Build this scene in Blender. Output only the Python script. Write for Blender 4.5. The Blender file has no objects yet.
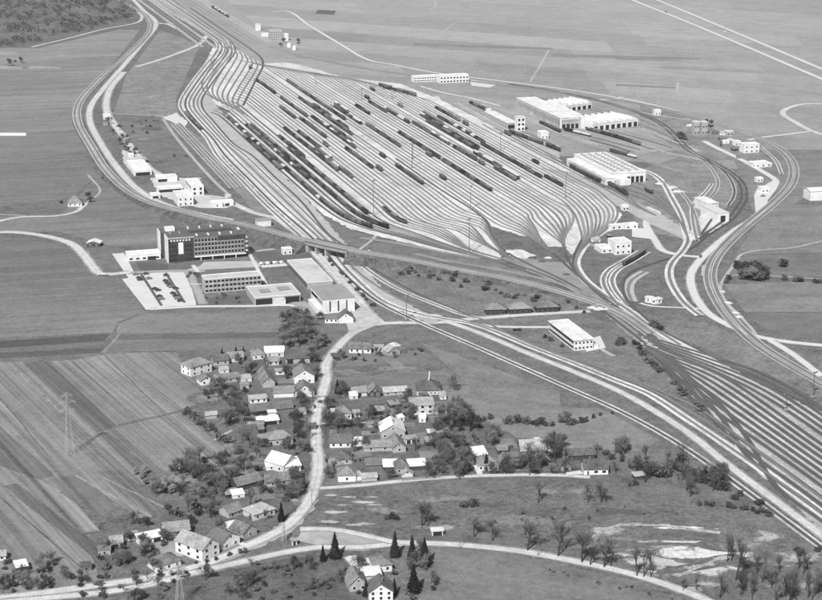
import bpy, bmesh, math, random
from mathutils import Vector, noise as mnoise
random.seed(7)
R = random.Random(11)
SC = bpy.context.scene
COL = SC.collection

# ---------------------------------------------------------------- camera
F, HOR, CX, CY = 1700.0, -200.0, 411.0, 300.0          # a long lens from a low-flying aircraft (units of a 822 x 600 plate)
TH = math.atan((CY - HOR) / F)
CT, ST = math.cos(TH), math.sin(TH)
CAM_H = 460 * CT / 1.37                                   # about 322 m above the plain
cam = bpy.data.cameras.new('aerial_camera')
cam_o = bpy.data.objects.new('aerial_camera', cam); COL.objects.link(cam_o)
cam.sensor_width = 36.0; cam.sensor_fit = 'HORIZONTAL'
cam.lens = F / 822.0 * 36.0
cam.clip_start = 5.0; cam.clip_end = 30000.0
cam_o.location = (0, 0, CAM_H)
cam_o.rotation_euler = (math.pi / 2 - TH, 0, 0)
SC.camera = cam_o

# ---------------------------------------------------------------- light (a black and white picture: neutral daylight)
SUN_EL, SUN_AZ = math.radians(44), math.radians(199)      # azimuth from +Y clockwise: behind the camera, a little left
wd = bpy.data.worlds.new('World'); SC.world = wd; wd.use_nodes = True
nt = wd.node_tree; nt.nodes.clear()
sky = nt.nodes.new('ShaderNodeTexSky'); sky.sky_type = 'NISHITA'; sky.sun_disc = False
sky.sun_elevation = SUN_EL; sky.sun_rotation = SUN_AZ
bw = nt.nodes.new('ShaderNodeRGBToBW')
bg = nt.nodes.new('ShaderNodeBackground'); bg.inputs['Strength'].default_value = 0.07
wo = nt.nodes.new('ShaderNodeOutputWorld')
nt.links.new(sky.outputs[0], bw.inputs[0]); nt.links.new(bw.outputs[0], bg.inputs[0]); nt.links.new(bg.outputs[0], wo.inputs[0])
sl = bpy.data.lights.new('sun', 'SUN'); sl.energy = 4.0; sl.angle = math.radians(0.5); sl.color = (1, 1, 1)
so = bpy.data.objects.new('sun', sl); COL.objects.link(so)
sd = Vector((math.sin(SUN_AZ) * math.cos(SUN_EL), math.cos(SUN_AZ) * math.cos(SUN_EL), math.sin(SUN_EL)))
so.rotation_euler = sd.to_track_quat('Z', 'Y').to_euler(); so.location = (0, 0, 600)
SC.view_settings.view_transform = 'Standard'; SC.view_settings.look = 'None'
SC.view_settings.exposure = 0.44; SC.view_settings.gamma = 1.0; SC.view_settings.use_curve_mapping = False
SC.render.resolution_x = 1024; SC.render.resolution_y = 747

# ---------------------------------------------------------------- survey: plate position -> place on the plain
def P(x, y, z=0.0):
    a = (x - CX) / F; b = (y - CY) / F
    t = (CAM_H - z) / (ST + b * CT)
    return Vector((a * t, (CT - b * ST) * t, z))
def proj(v):
    dz = v[2] - CAM_H
    zc = v[1] * CT - dz * ST; yc = v[1] * ST + dz * CT
    return (CX + F * v[0] / zc, CY - F * yc / zc)
AL = math.radians(16.98)                                   # heading of the yard
DV = Vector((-math.sin(AL), math.cos(AL), 0)); WV = Vector((math.cos(AL), math.sin(AL), 0))
def UW(u, w, z=0.0): v = DV * u + WV * w; v.z = z; return v
def uw(x, y): p = P(x, y); return p.dot(DV), p.dot(WV)
def pxs(pts, z=0.0): return [P(p[0], p[1], p[2] if len(p) > 2 else z) for p in pts]

def smooth(pts, step=9.0):
    """Catmull-Rom through ground points"""
    if len(pts) < 3:
        n = max(1, int((pts[1] - pts[0]).length / step)); return [pts[0].lerp(pts[1], i / n) for i in range(n + 1)]
    out = []
    for i in range(len(pts) - 1):
        p0 = pts[i - 1] if i else pts[0] * 2 - pts[1]
        p1, p2 = pts[i], pts[i + 1]
        p3 = pts[i + 2] if i + 2 < len(pts) else pts[-1] * 2 - pts[-2]
        n = max(2, min(40, int((p2 - p1).length / step)))
        t0 = 0; d = lambda a, b: max(1e-3, (b - a).length ** 0.5)
        t1 = t0 + d(p0, p1); t2 = t1 + d(p1, p2); t3 = t2 + d(p2, p3)
        for k in range(n):
            t = t1 + (t2 - t1) * k / n
            a1 = p0 * ((t1 - t) / (t1 - t0)) + p1 * ((t - t0) / (t1 - t0))
            a2 = p1 * ((t2 - t) / (t2 - t1)) + p2 * ((t - t1) / (t2 - t1))
            a3 = p2 * ((t3 - t) / (t3 - t2)) + p3 * ((t - t2) / (t3 - t2))
            b1 = a1 * ((t2 - t) / (t2 - t0)) + a2 * ((t - t0) / (t2 - t0))
            b2 = a2 * ((t3 - t) / (t3 - t1)) + a3 * ((t - t1) / (t3 - t1))
            out.append(b1 * ((t2 - t) / (t2 - t1)) + b2 * ((t - t1) / (t2 - t1)))
    out.append(pts[-1].copy())
    return out
def bez(p0, p1, p2, p3, n=10):
    return [p0 * (1 - t) ** 3 + p1 * 3 * t * (1 - t) ** 2 + p2 * 3 * t * t * (1 - t) + p3 * t ** 3 for t in [i / n for i in range(n + 1)]]

# ---------------------------------------------------------------- materials (all neutral grey, procedural)
MATS = {}
def N(nt, typ, **kw):
    n = nt.nodes.new(typ)
    for k, v in kw.items():
        if k.startswith('i_'):
            key = k[2:]; n.inputs[int(key) if key.isdigit() else key].default_value = v
        else: setattr(n, k, v)
    return n
def mth(nt, op, a, b=None):
    n = nt.nodes.new('ShaderNodeMath'); n.operation = op
    for i, s in enumerate((a, b)):
        if s is None: continue
        if isinstance(s, (int, float)): n.inputs[i].default_value = s
        else: nt.links.new(s, n.inputs[i])
    return n.outputs[0]
def noise_fac(nt, vec, scale, detail=4, rough=0.55):
    n = N(nt, 'ShaderNodeTexNoise', i_Scale=scale, i_Detail=detail, i_Roughness=rough)
    nt.links.new(vec, n.inputs['Vector']); return n.outputs['Fac']
def mat(name, alb, layers=(), rough=0.85, rnd=0.0, ang=None, stripes=(), space='pos', spec=0.2, ruts=0.0, bump=0.0, metallic=0.0):
    """alb: grey albedo. layers: (scale 1/m, amount). stripes: (scale across, stretch, amount) along heading ang. rnd: per-object change"""
    if name in MATS: return MATS[name]
    m = bpy.data.materials.new(name); m.use_nodes = True; nt = m.node_tree
    b = nt.nodes['Principled BSDF']; b.inputs['Roughness'].default_value = rough
    b.inputs['Specular IOR Level'].default_value = spec; b.inputs['Metallic'].default_value = metallic
    if space == 'pos': vec = N(nt, 'ShaderNodeNewGeometry').outputs['Position']
    else: vec = N(nt, 'ShaderNodeTexCoord').outputs['Object']
    val = None
    terms = []
    for sc, am in layers:
        terms.append(mth(nt, 'MULTIPLY', mth(nt, 'SUBTRACT', noise_fac(nt, vec, sc), 0.5), am * 4))
    for sc, st, am in stripes:
        mp = N(nt, 'ShaderNodeMapping'); mp.vector_type = 'TEXTURE'
        mp.inputs['Rotation'].default_value = (0, 0, ang or 0); mp.inputs['Scale'].default_value = (st / sc, 1 / sc, 1.0)
        nt.links.new(vec, mp.inputs['Vector'])
        terms.append(mth(nt, 'MULTIPLY', mth(nt, 'SUBTRACT', noise_fac(nt, mp.outputs[0], 1.0, 3), 0.5), am * 4))
    if ruts:
        uv = N(nt, 'ShaderNodeUVMap'); sx = N(nt, 'ShaderNodeSeparateXYZ'); nt.links.new(uv.outputs[0], sx.inputs[0])
        # two worn wheel tracks: lighter bands either side of the crown
        d = mth(nt, 'ABSOLUTE', mth(nt, 'SUBTRACT', mth(nt, 'ABSOLUTE', mth(nt, 'SUBTRACT', sx.outputs[0], 0.5)), 0.2))
        terms.append(mth(nt, 'MULTIPLY', mth(nt, 'SUBTRACT', 0.14, d), ruts * 5))
    for t in terms: val = t if val is None else mth(nt, 'ADD', val, t)
    if rnd:
        oi = N(nt, 'ShaderNodeObjectInfo')
        t = mth(nt, 'MULTIPLY', mth(nt, 'SUBTRACT', oi.outputs['Random'], 0.5), rnd * 2)
        val = t if val is None else mth(nt, 'ADD', val, t)
    if val is not None:
        v = mth(nt, 'MULTIPLY', mth(nt, 'ADD', val, 1.0), alb)
        v = mth(nt, 'MINIMUM', mth(nt, 'MAXIMUM', v, alb * 0.25), 0.88)
        cb = N(nt, 'ShaderNodeCombineColor')
        for i in range(3): nt.links.new(v, cb.inputs[i])
        nt.links.new(cb.outputs[0], b.inputs['Base Color'])
    else: b.inputs['Base Color'].default_value = (alb, alb, alb, 1)
    if bump:
        bn = N(nt, 'ShaderNodeBump', i_Strength=bump, i_Distance=0.3); nt.links.new(noise_fac(nt, vec, 1.2, 5), bn.inputs['Height'])
        nt.links.new(bn.outputs[0], b.inputs['Normal'])
    MATS[name] = m; return m

# ---------------------------------------------------------------- mesh helpers
class MB:
    def __init__(s): s.v = []; s.f = []; s.uv = None
    def poly(s, pts):
        n = len(s.v); s.v += [tuple(p) for p in pts]; s.f.append(tuple(range(n, n + len(pts)))); return s
    def box(s, x0, x1, y0, y1, z0, z1):
        n = len(s.v)
        s.v += [(x0, y0, z0), (x1, y0, z0), (x1, y1, z0), (x0, y1, z0), (x0, y0, z1), (x1, y0, z1), (x1, y1, z1), (x0, y1, z1)]
        s.f += [tuple(n + i for i in q) for q in ((3, 2, 1, 0), (4, 5, 6, 7), (0, 1, 5, 4), (1, 2, 6, 5), (2, 3, 7, 6), (3, 0, 4, 7))]
        return s
    def prism(s, prof, y0, y1):
        """prof: (x, z) outline extruded along y"""
        n = len(s.v); k = len(prof)
        s.v += [(x, y0, z) for x, z in prof] + [(x, y1, z) for x, z in prof]
        s.f += [tuple(range(n, n + k)), tuple(range(n + 2 * k - 1, n + k - 1, -1))]
        for i in range(k): j = (i + 1) % k; s.f.append((n + j, n + i, n + k + i, n + k + j))
        return s
    def prismx(s, prof, x0, x1):
        n = len(s.v); k = len(prof)
        s.v += [(x0, y, z) for y, z in prof] + [(x1, y, z) for y, z in prof]
        s.f += [tuple(range(n + k - 1, n - 1, -1)), tuple(range(n + k, n + 2 * k))]
        for i in range(k): j = (i + 1) % k; s.f.append((n + i, n + j, n + k + j, n + k + i))
        return s
    def tube(s, a, b, ra, rb, k=5, cap=False):
        a = Vector(a); b = Vector(b); d = b - a
        if d.length < 1e-4: return s
        q = d.to_track_quat('Z', 'Y'); n = len(s.v)
        for c, r in ((a, ra), (b, rb)):
            for i in range(k):
                t = 2 * math.pi * i / k; s.v.append(tuple(c + q @ Vector((r * math.cos(t), r * math.sin(t), 0))))
        for i in range(k): j = (i + 1) % k; s.f.append((n + i, n + j, n + k + j, n + k + i))
        if cap: s.f += [tuple(range(n + k - 1, n - 1, -1)), tuple(range(n + k, n + 2 * k))]
        return s
    def mesh(s, name):
        me = bpy.data.meshes.new(name); me.from_pydata(s.v, [], s.f); me.update(); return me
    def build(s, name, m, parent=None, loc=None, rz=None):
        return put(name, s.mesh(name), m, parent, loc, rz)
def put(name, me, m=None, parent=None, loc=None, rz=None, scale=None):
    if m is not None and not me.materials: me.materials.append(m)
    o = bpy.data.objects.new(name, me); COL.objects.link(o)
    if parent is not None: o.parent = parent
    if loc is not None: o.location = loc
    if rz is not None: o.rotation_euler = (0, 0, rz)
    if scale is not None: o.scale = scale
    return o
LABELS = {}
def tag(o, label, cat, group=None):
    o['label'] = label; o['category'] = cat
    if group: o['group'] = group
    return o
def empty(name, loc, rz=0):
    o = bpy.data.objects.new(name, None); COL.objects.link(o); o.location = loc; o.rotation_euler = (0, 0, rz); o.empty_display_size = 1; return o
def kind(o, k): o['kind'] = k; return o
def ribbon_mesh(name, pts, width, jit=0.0, prof=None, seed=0):
    """flat strip (or a cross-section prof of (offset, dz)) along ground points, with UV across/along"""
    rr = random.Random(seed); me = bpy.data.meshes.new(name)
    prof = prof or [(-width / 2, 0), (width / 2, 0)]
    v = []; f = []; uv = []; L = 0; k = len(prof)
    for i, p in enumerate(pts):
        a = pts[max(0, i - 1)]; b = pts[min(len(pts) - 1, i + 1)]
        t = (b - a); t.z = 0; t.normalize(); nrm = Vector((t.y, -t.x, 0))
        if i: L += (p - pts[i - 1]).length
        for o, dz in prof:
            oo = o * (1 + (rr.uniform(-jit, jit) if jit else 0))
            q = p + nrm * oo; v.append((q.x, q.y, p.z + dz))
            uv.append(((o - prof[0][0]) / max(1e-6, prof[-1][0] - prof[0][0]), L))
    for i in range(len(pts) - 1):
        for j in range(k - 1): a = i * k + j; f.append((a, a + 1, a + k + 1, a + k))
    me.from_pydata(v, [], f); lay = me.uv_layers.new(name='UVMap')
    for lp in me.loops: lay.data[lp.index].uv = uv[lp.vertex_index]
    me.update(); return me
def struct(name, me, m): return kind(put(name, me, m), 'structure')
ZL = [0.01]
def nextz(): ZL[0] += 0.0006; return ZL[0]
def sheet(name, pts, m, z=None, jag=0.0, seed=1):
    """a flat patch of ground with the outline pts (ground points); jag: ragged edge in metres"""
    z = nextz() if z is None else z
    out = []; rr = random.Random(seed)
    if jag:
        for i, p in enumerate(pts):
            q = pts[(i + 1) % len(pts)]; n = max(1, int((q - p).length / (jag * 3)))
            for k in range(n):
                c = p.lerp(q, k / n); out.append((c.x + rr.uniform(-jag, jag), c.y + rr.uniform(-jag, jag), z))
    else: out = [(p.x, p.y, z) for p in pts]
    bm = bmesh.new(); vs = [bm.verts.new(c) for c in out]; fc = bm.faces.new(vs); fc.normal_update()
    if fc.normal.z < 0: fc.normal_flip()
    bmesh.ops.triangulate(bm, faces=bm.faces[:], quad_method='BEAUTY', ngon_method='EAR_CLIP')
    me = bpy.data.meshes.new(name); bm.to_mesh(me); bm.free()
    return struct(name, me, m)
# ================================================================ the plain
G = mat('grass_plain', 0.145, [(0.0035, .10), (0.02, .2), (0.11, .3), (0.45, .42), (1.2, .5)])
me = bpy.data.meshes.new('ground')
me.from_pydata([(-9000, -400, 0), (9000, -400, 0), (9000, 16000, 0), (-9000, 16000, 0)], [], [(0, 1, 2, 3)])
struct('ground', me, G)

def head(a, b):
    """ground heading of a plate line"""
    d = P(*b) - P(*a); return math.atan2(d.y, d.x)
FN = [0]
def field(pts, alb, line=None, am=.10, sc=.18, stretch=60, jag=0, name='field', extra=((0.008, .09), (0.05, .12), (0.25, .2), (0.9, .3))):
    FN[0] += 1
    m = mat('crop_%d' % FN[0], alb, list(extra), ang=head(*line) if line else 0, stripes=[(sc, stretch, am), (sc * .25, stretch, am * .8)] if line else ())
    return sheet(name, pxs(pts), m, jag=jag, seed=FN[0])
H0 = ((0, 60), (300, 72))
# far plain, long strips behind the yard
far = [(-60, .26), (-34, .30), (-20, .27), (-9, .31), (3, .275), (13, .30), (23, .265), (33, .29), (43, .26), (52, .285), (62, .255), (72, .275), (84, .25), (97, .27), (113, .24), (128, .25), (150, .235)]
rr = random.Random(3)
for i in range(len(far) - 1):
    y0, a = far[i]; y1 = far[i + 1][0]; s = .075
    cuts = sorted([rr.uniform(330, 480), rr.uniform(520, 640), rr.uniform(690, 800)]); cuts = [190 if y1 < 60 else 250] + cuts + [1150]
    for k in range(4):
        xa, xb = cuts[k], cuts[k + 1]
        yy = lambda y, x: y + (x - 480) * s
        b0 = rr.uniform(-9, 9)
        field([(xa, yy(y0, xa)), (xb, yy(y0, xb)), (xb + 9, yy(y1, xb + 9)), (xa + 9, yy(y1, xa + 9))], 1.1 * a * rr.uniform(.88, 1.1), ((480, 50), (680, 65)), am=.06)
# darker narrow plots seen in the far plain
for pts, a in [([(413, 43), (552, 48), (553, 50), (413, 46)], .215), ([(552, 54), (700, 58), (699, 60), (552, 57)], .215), ([(318, 10), (336, 11), (334, 15), (315, 14)], .12),
               ([(616, 58), (682, 60), (681, 61), (616, 60)], .21), ([(616, 84), (676, 87), (676, 89), (616, 86)], .215), ([(660, 66), (822, 73), (822, 76), (660, 69)], .27)]:
    field(pts, a, ((480, 50), (680, 57)), am=.05)
# left of the curved line
left = [([(-60, 48), (40, 48), (118, 30), (140, 30), (120, 55), (-60, 70)], .235), ([(-60, 70), (120, 55), (88, 92), (-60, 100)], .205), ([(-60, 100), (88, 92), (72, 112), (-60, 120)], .22),
        ([(-60, 120), (72, 112), (75, 130), (-60, 145)], .20), ([(-60, 145), (75, 130), (88, 152), (-60, 172)], .185), ([(-60, 172), (82, 152), (98, 176), (70, 198), (-60, 215)], .165),
        ([(98, 176), (126, 200), (160, 214), (160, 232), (60, 215), (75, 200)], .17), ([(-60, 219), (60, 214), (160, 230), (158, 246), (110, 246), (60, 232), (-60, 233)], .19),
        ([(-60, 238), (30, 238), (62, 246), (84, 262), (98, 280), (-60, 287)], .15), ([(-60, 287), (98, 280), (122, 283), (132, 294), (-60, 304)], .165),
        ([(-60, 304), (132, 294), (145, 312), (-60, 322)], .175), ([(-60, 322), (145, 312), (118, 322), (112, 333), (-60, 340)], .185)]
for pts, a in left: field(pts, a, ((0, 300), (110, 293)), am=.2, sc=.2)
# below the car park
for pts, a in [([(-60, 345), (110, 334), (104, 341), (-60, 352)], .085), ([(-60, 352), (104, 342), (102, 347), (-60, 356)], .15), ([(-60, 356), (102, 348), (100, 353), (-60, 361)], .10),
               ([(118, 324), (146, 313), (282, 314), (290, 322), (290, 332), (116, 334)], .19), ([(116, 334), (288, 332), (280, 338), (112, 340)], .125), ([(112, 340), (276, 338), (268, 349), (108, 352)], .17)]:
    field(pts, a, ((0, 350), (110, 341)), am=.07, sc=.2)
# long plots running away in the lower left
DG = ((30, 380), (110, 455))
strips = [([(-40, 362), (22, 362), (97, 432), (150, 484), (-40, 500)], .215), ([(22, 363), (48, 361), (116, 425), (97, 432)], .125), ([(48, 361), (73, 360), (136, 420), (116, 425)], .20),
          ([(73, 360), (104, 355), (166, 414), (136, 420)], .23), ([(104, 354), (145, 352), (196, 405), (166, 414)], .215), ([(145, 352), (176, 352), (192, 372), (206, 396), (196, 405)], .19),
          ([(97, 432), (180, 412), (196, 418), (238, 452), (215, 470), (152, 486)], .205), ([(-40, 428), (0, 426), (56, 476), (40, 480), (-40, 452)], .13), ([(-40, 452), (40, 481), (5, 486), (-40, 490)], .20),
          ([(98, 433), (108, 432), (160, 476), (150, 484)], .13), ([(4, 486), (16, 483), (118, 560), (104, 574), (92, 556)], .115), ([(-40, 492), (3, 487), (92, 556), (100, 580), (60, 588), (-40, 520)], .19),
          ([(17, 483), (40, 480), (76, 503), (100, 531), (82, 533)], .205), ([(40, 480), (75, 475), (118, 506), (100, 518), (84, 504)], .155), ([(75, 475), (92, 472), (152, 516), (140, 518)], .20), ([(92, 472), (120, 470), (172, 511), (152, 516)], .165),
          ([(-40, 521), (58, 588), (-40, 597)], .21)]
for pts, a in strips: field(pts, a, DG, am=.34, sc=.55, stretch=120, extra=((0.008, .09), (0.05, .12), (0.3, .16), (1.0, .22)))
# furrow lines
for a, b, al, w in [((73, 361), (137, 421), .07, .9), ((104, 355), (165, 414), .08, .8), ((0, 398), (48, 455), .10, 1.4), ((12, 364), (96, 448), .10, 1.2), ((0, 462), (28, 486), .10, 1), ((0, 497), (88, 573), .055, 1.1),
                    ((18, 484), (82, 533), .14, .8), ((62, 492), (118, 528), .13, .8), ((97, 432), (181, 411), .09, 1.3), ((116, 438), (150, 470), .10, 1.5), ((140, 384), (152, 396), .30, 1.2),
                    ((-5, 412), (60, 480), .26, 1.6), ((75, 475), (152, 517), .33, 1.5), ((92, 472), (170, 510), .29, 1.4), ((8, 362), (62, 413), .30, 2), ((120, 334), (103, 353), .28, 2.4)]:
    struct('furrow', ribbon_mesh('furrow', smooth(pxs([a, b], nextz()), 4), w * .75, .5, seed=int(a[0] * 7 + b[0])), mat('soil_%d' % int(al * 1000), .6 * al + .075, [(0.1, .3), (0.5, .4)]))
# village and meadow ground
for pts, a, ln in [([(176, 352), (300, 352), (330, 345), (330, 420), (318, 500), (258, 540), (170, 560), (130, 530), (172, 511), (240, 455), (206, 400)], .128, None),
                   ([(345, 340), (420, 350), (470, 385), (330, 384)], .175, ((340, 360), (420, 364))), ([(420, 342), (560, 392), (560, 410), (440, 408), (330, 386), (470, 386)], .19, ((420, 370), (520, 385))),
                   ([(440, 408), (600, 408), (660, 440), (640, 452), (440, 440)], .20, ((440, 425), (560, 420))), ([(330, 384), (450, 400), (520, 440), (620, 455), (620, 478), (325, 486), (322, 420)], .13, None),
                   ([(320, 488), (620, 476), (700, 470), (740, 480), (822, 545), (822, 640), (640, 575), (520, 553), (440, 543), (380, 530), (315, 522)], .138, None),
                   ([(440, 546), (520, 557), (640, 582), (760, 640), (380, 640), (420, 560)], .165, ((440, 560), (600, 600))), ([(-20, 600), (200, 575), (300, 556), (345, 552), (380, 640), (-20, 640)], .115, None),
                   ([(540, 505), (680, 500), (730, 515), (610, 520), (560, 516)], .14, None), ([(370, 262), (560, 298), (640, 345), (690, 400), (640, 385), (560, 355), (470, 318), (400, 300)], .165, None),
                   ([(730, 150), (822, 150), (822, 190), (800, 200), (760, 230)], .19, ((760, 180), (822, 176))), ([(770, 205), (900, 205), (900, 250), (735, 255)], .20, ((760, 225), (822, 222))),
                   ([(735, 256), (900, 250), (900, 278), (722, 276)], .165, ((760, 265), (822, 262))), ([(724, 284), (900, 280), (900, 312), (745, 312)], .20, ((760, 300), (822, 302))), ([(742, 313), (900, 313), (900, 342), (776, 336)], .15, ((760, 325), (822, 328))),
                   ([(760, 352), (900, 355), (900, 420), (800, 372)], .17, None), ([(690, 316), (735, 335), (822, 385), (822, 400), (740, 365), (660, 330)], .18, None),
                   ([(640, 105), (700, 120), (760, 160), (690, 160), (640, 140)], .21, None), ([(625, 195), (640, 170), (700, 150), (740, 175), (735, 200), (690, 240), (640, 230)], .215, None),
                   ([(126, 76), (160, 30), (200, 45), (176, 100), (182, 140), (160, 165), (112, 118)], .215, None), ([(186, 128), (206, 140), (296, 226), (258, 216), (190, 140)], .205, None),
                   ([(110, 112), (176, 118), (212, 190), (180, 175), (140, 160)], .16, None), ([(336, 228), (380, 238), (440, 252), (500, 262), (560, 280), (540, 284), (440, 262), (380, 256), (330, 244)], .165, None)]:
    field(pts, a, ln, am=.10, sc=.14, jag=0 if ln else .9, name='meadow', extra=((0.012, .12), (0.06, .2), (0.3, .22), (1.0, .3)) if ln else ((0.012, .16), (0.07, .3), (0.35, .36), (1.1, .42)))
# HQ lawns
for pts, a in [([(136, 262), (168, 264), (168, 272), (140, 270)], .10), ([(250, 238), (302, 236), (310, 246), (262, 248)], .12), ([(250, 252), (312, 251), (318, 262), (262, 262)], .12), ([(181, 272), (204, 275), (206, 300), (196, 302)], .13), ([(206, 298), (262, 293), (262, 302), (208, 305)], .12)]:
    field(pts, a, None, name='lawn', extra=((0.1, .15), (0.5, .12)))
# bare dug ground by the old gravel pit
PALE2 = mat('thin_pale_soil', .29, [(0.05, .2), (0.3, .2), (1.2, .12)])
def soil(cx, cy, rx, ry, pale=.5, thr=.5, rot=0, base=.138, sc=.09):
    """trodden pale earth showing through grass: ellipse of rx, ry metres, ragged by noise"""
    c = P(cx, cy); m = bpy.data.materials.new('trodden_soil'); m.use_nodes = True; nt = m.node_tree; b = nt.nodes['Principled BSDF']; b.inputs['Roughness'].default_value = .9; b.inputs['Specular IOR Level'].default_value = .15
    g = N(nt, 'ShaderNodeNewGeometry').outputs['Position']
    mp = N(nt, 'ShaderNodeMapping'); mp.vector_type = 'TEXTURE'; mp.inputs['Location'].default_value = (c.x, c.y, 0); mp.inputs['Rotation'].default_value = (0, 0, rot); mp.inputs['Scale'].default_value = (rx, ry, 1e6); nt.links.new(g, mp.inputs[0])
    ln = N(nt, 'ShaderNodeVectorMath', operation='LENGTH'); nt.links.new(mp.outputs[0], ln.inputs[0])
    r = mth(nt, 'SUBTRACT', 1.0, ln.outputs['Value'])
    nz = mth(nt, 'ADD', mth(nt, 'MULTIPLY', noise_fac(nt, g, sc, 6, .65), .75), mth(nt, 'MULTIPLY', noise_fac(nt, g, .45, 4), .25))
    f = mth(nt, 'ADD', mth(nt, 'MULTIPLY', mth(nt, 'MINIMUM', r, .75), 1.15), mth(nt, 'MULTIPLY', mth(nt, 'SUBTRACT', nz, .5), 3.4)); f = mth(nt, 'MULTIPLY', mth(nt, 'SUBTRACT', f, thr + .13), 3.2)
    f = mth(nt, 'MULTIPLY', f, mth(nt, 'MINIMUM', mth(nt, 'MULTIPLY', mth(nt, 'MAXIMUM', r, 0), 5), 1))
    f = mth(nt, 'MINIMUM', mth(nt, 'MAXIMUM', f, 0), 1)
    val = None
    for scl, am in ((0.012, .16), (0.07, .3), (0.35, .42), (1.1, .5)):
        t = mth(nt, 'MULTIPLY', mth(nt, 'SUBTRACT', noise_fac(nt, g, scl), .5), am * 4); val = t if val is None else mth(nt, 'ADD', val, t)
    k = mth(nt, 'ADD', val, 1)
    a_ = mth(nt, 'MULTIPLY', k, base); p_ = mth(nt, 'MULTIPLY', mth(nt, 'ADD', mth(nt, 'MULTIPLY', val, .5), 1), pale)
    v = mth(nt, 'ADD', mth(nt, 'MULTIPLY', a_, mth(nt, 'SUBTRACT', 1, f)), mth(nt, 'MULTIPLY', p_, f)); v = mth(nt, 'MAXIMUM', v, .03)
    cb = N(nt, 'ShaderNodeCombineColor')
    for i in range(3): nt.links.new(v, cb.inputs[i])
    nt.links.new(cb.outputs[0], b.inputs['Base Color'])
    pts = [c + Vector((math.cos(rot) * rx * math.cos(t) - math.sin(rot) * ry * math.sin(t), math.sin(rot) * rx * math.cos(t) + math.cos(rot) * ry * math.sin(t), 0)) for t in [i * math.pi / 14 for i in range(28)]]
    sheet('bare_ground', pts, m)
SOILS = []
for a_ in [(688, 556, 34, 22, .52, -.2), (703, 553, 24, 9, .6, .0), (666, 557, 24, 15, .46, -.05), (652, 548, 40, 6, .34, .48), (680, 528, 26, 3.2, .62, .42), (650, 525, 16, 2.6, .6, .4), (715, 532, 12, 2.4, .5, .42), (614, 556, 15, 3, .5, .42), (608, 530, 17, 8, .34, .46), (700, 566, 22, 4, .45, .45, .35), (722, 558, 10, 3, .45, .42, .3), (765, 536, 15, 8, .36, .3), (803, 557, 18, 9, .38, .3), (770, 560, 24, 10, .28, .35), (740, 545, 20, 8, .26, .35), (710, 585, 12, 6, .34, .44), (690, 590, 14, 5, .36, .44), (790, 585, 20, 8, .28, .46),
           (330, 495, 10, 2.4, .48, .4), (336, 512, 11, 2.6, .45, .4), (361, 502, 9, 2.6, .45, .4), (344, 505, 8, 2, .45, .4), (371, 497, 7, 2, .45, .4), (350, 497, 7, 2, .42, .42), (376, 505, 8, 2, .4, .42), (360, 524, 16, 3, .42, .42), (332, 522, 14, 3, .4, .42), (250, 422, 9, 9, .36, .4), (262, 404, 7, 6, .34, .42), (434, 316, 8, 7, .5, .35), (384, 510, 20, 8, .24, .42), (450, 500, 30, 12, .22, .42), (520, 520, 40, 16, .21, .44), (560, 492, 30, 10, .22, .44), (440, 528, 18, 5, .3, .42), (600, 545, 20, 6, .24, .42),
           (650, 540, 50, 26, .22, .40), (300, 500, 10, 6, .3, .42), (230, 475, 16, 14, .22, .4), (180, 480, 18, 12, .25, .42), (215, 398, 16, 12, .22, .4), (350, 372, 20, 10, .22, .44), (400, 368, 26, 8, .22, .44), (680, 552, 54, 30, .28, .12)]: SOILS.append(a_)
for a_ in sorted(SOILS, key=lambda q: -q[2] * q[3]): soil(*a_)
for x, y, rx, ry in [(690, 535, 24, 4), (640, 508, 34, 5), (690, 561, 5, 1.6), (606, 512, 30, 6), (480, 505, 20, 4), (420, 508, 10, 3)]: soil(x, y, rx * 1.4, ry * 1.6, .10, .45)
for pts in ([(0, 52), (18, 52), (18, 55), (0, 55)], [(0, 66), (22, 67), (22, 70), (0, 69)], [(58, 54), (66, 56), (62, 58)], [(28, 66), (62, 67), (60, 69), (30, 69)]): sheet('bare_ground', pxs(pts), PALE2, jag=2)
sheet('sheeting', pxs([(0, 133), (26, 133), (26, 136), (0, 136)]), mat('white_sheeting', .7))

# ================================================================ roads and paved ground
ROAD = mat('gravel_road', .50, [(0.03, .10), (0.2, .22), (1.2, .25)], ruts=.2)
DIRT = mat('dirt_lane', .42, [(0.03, .13), (0.25, .16), (1.5, .12)], ruts=.2)
PAVE = mat('concrete_paving', .58, [(0.03, .06), (0.2, .07), (1.5, .05)])
ASPH = mat('worn_asphalt', .34, [(0.02, .08), (0.2, .08), (1.5, .06)], ruts=.1)
PATH = mat('beaten_path', .38, [(0.05, .15), (0.4, .18)])
ZR = [ZL[0] + .005]
VERGE = mat('worn_verge', .27, [(0.06, .2), (0.3, .22), (1.2, .15)])
def road(pts, w, m=ROAD, name='road', jit=.06):
    if m is not PATH and m is not globals().get('FAINT') and w > 3:
        ZR[0] += .0006; struct('verge', ribbon_mesh('verge', smooth(pxs(pts, ZR[0]), 3.5), w * 1.28 + .6, .16, seed=int(pts[0][0] * 3 + pts[-1][0])), VERGE)
    ZR[0] += .0008
    return struct(name, ribbon_mesh(name, smooth(pxs(pts, ZR[0]), 7), w, jit, seed=len(pts) * 31 + int(pts[0][0])), m)
def pave(pts, m=PAVE, name='paved_yard', jag=0):
    ZR[0] += .0008
    return sheet(name, pxs(pts), m, z=ZR[0], jag=jag, seed=int(pts[0][0]))
pave([(214, 562), (262, 535), (290, 518), (302, 502), (318, 500), (312, 512), (300, 524), (286, 535), (264, 545), (225, 562)], DIRT, 'junction', 1)
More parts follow.
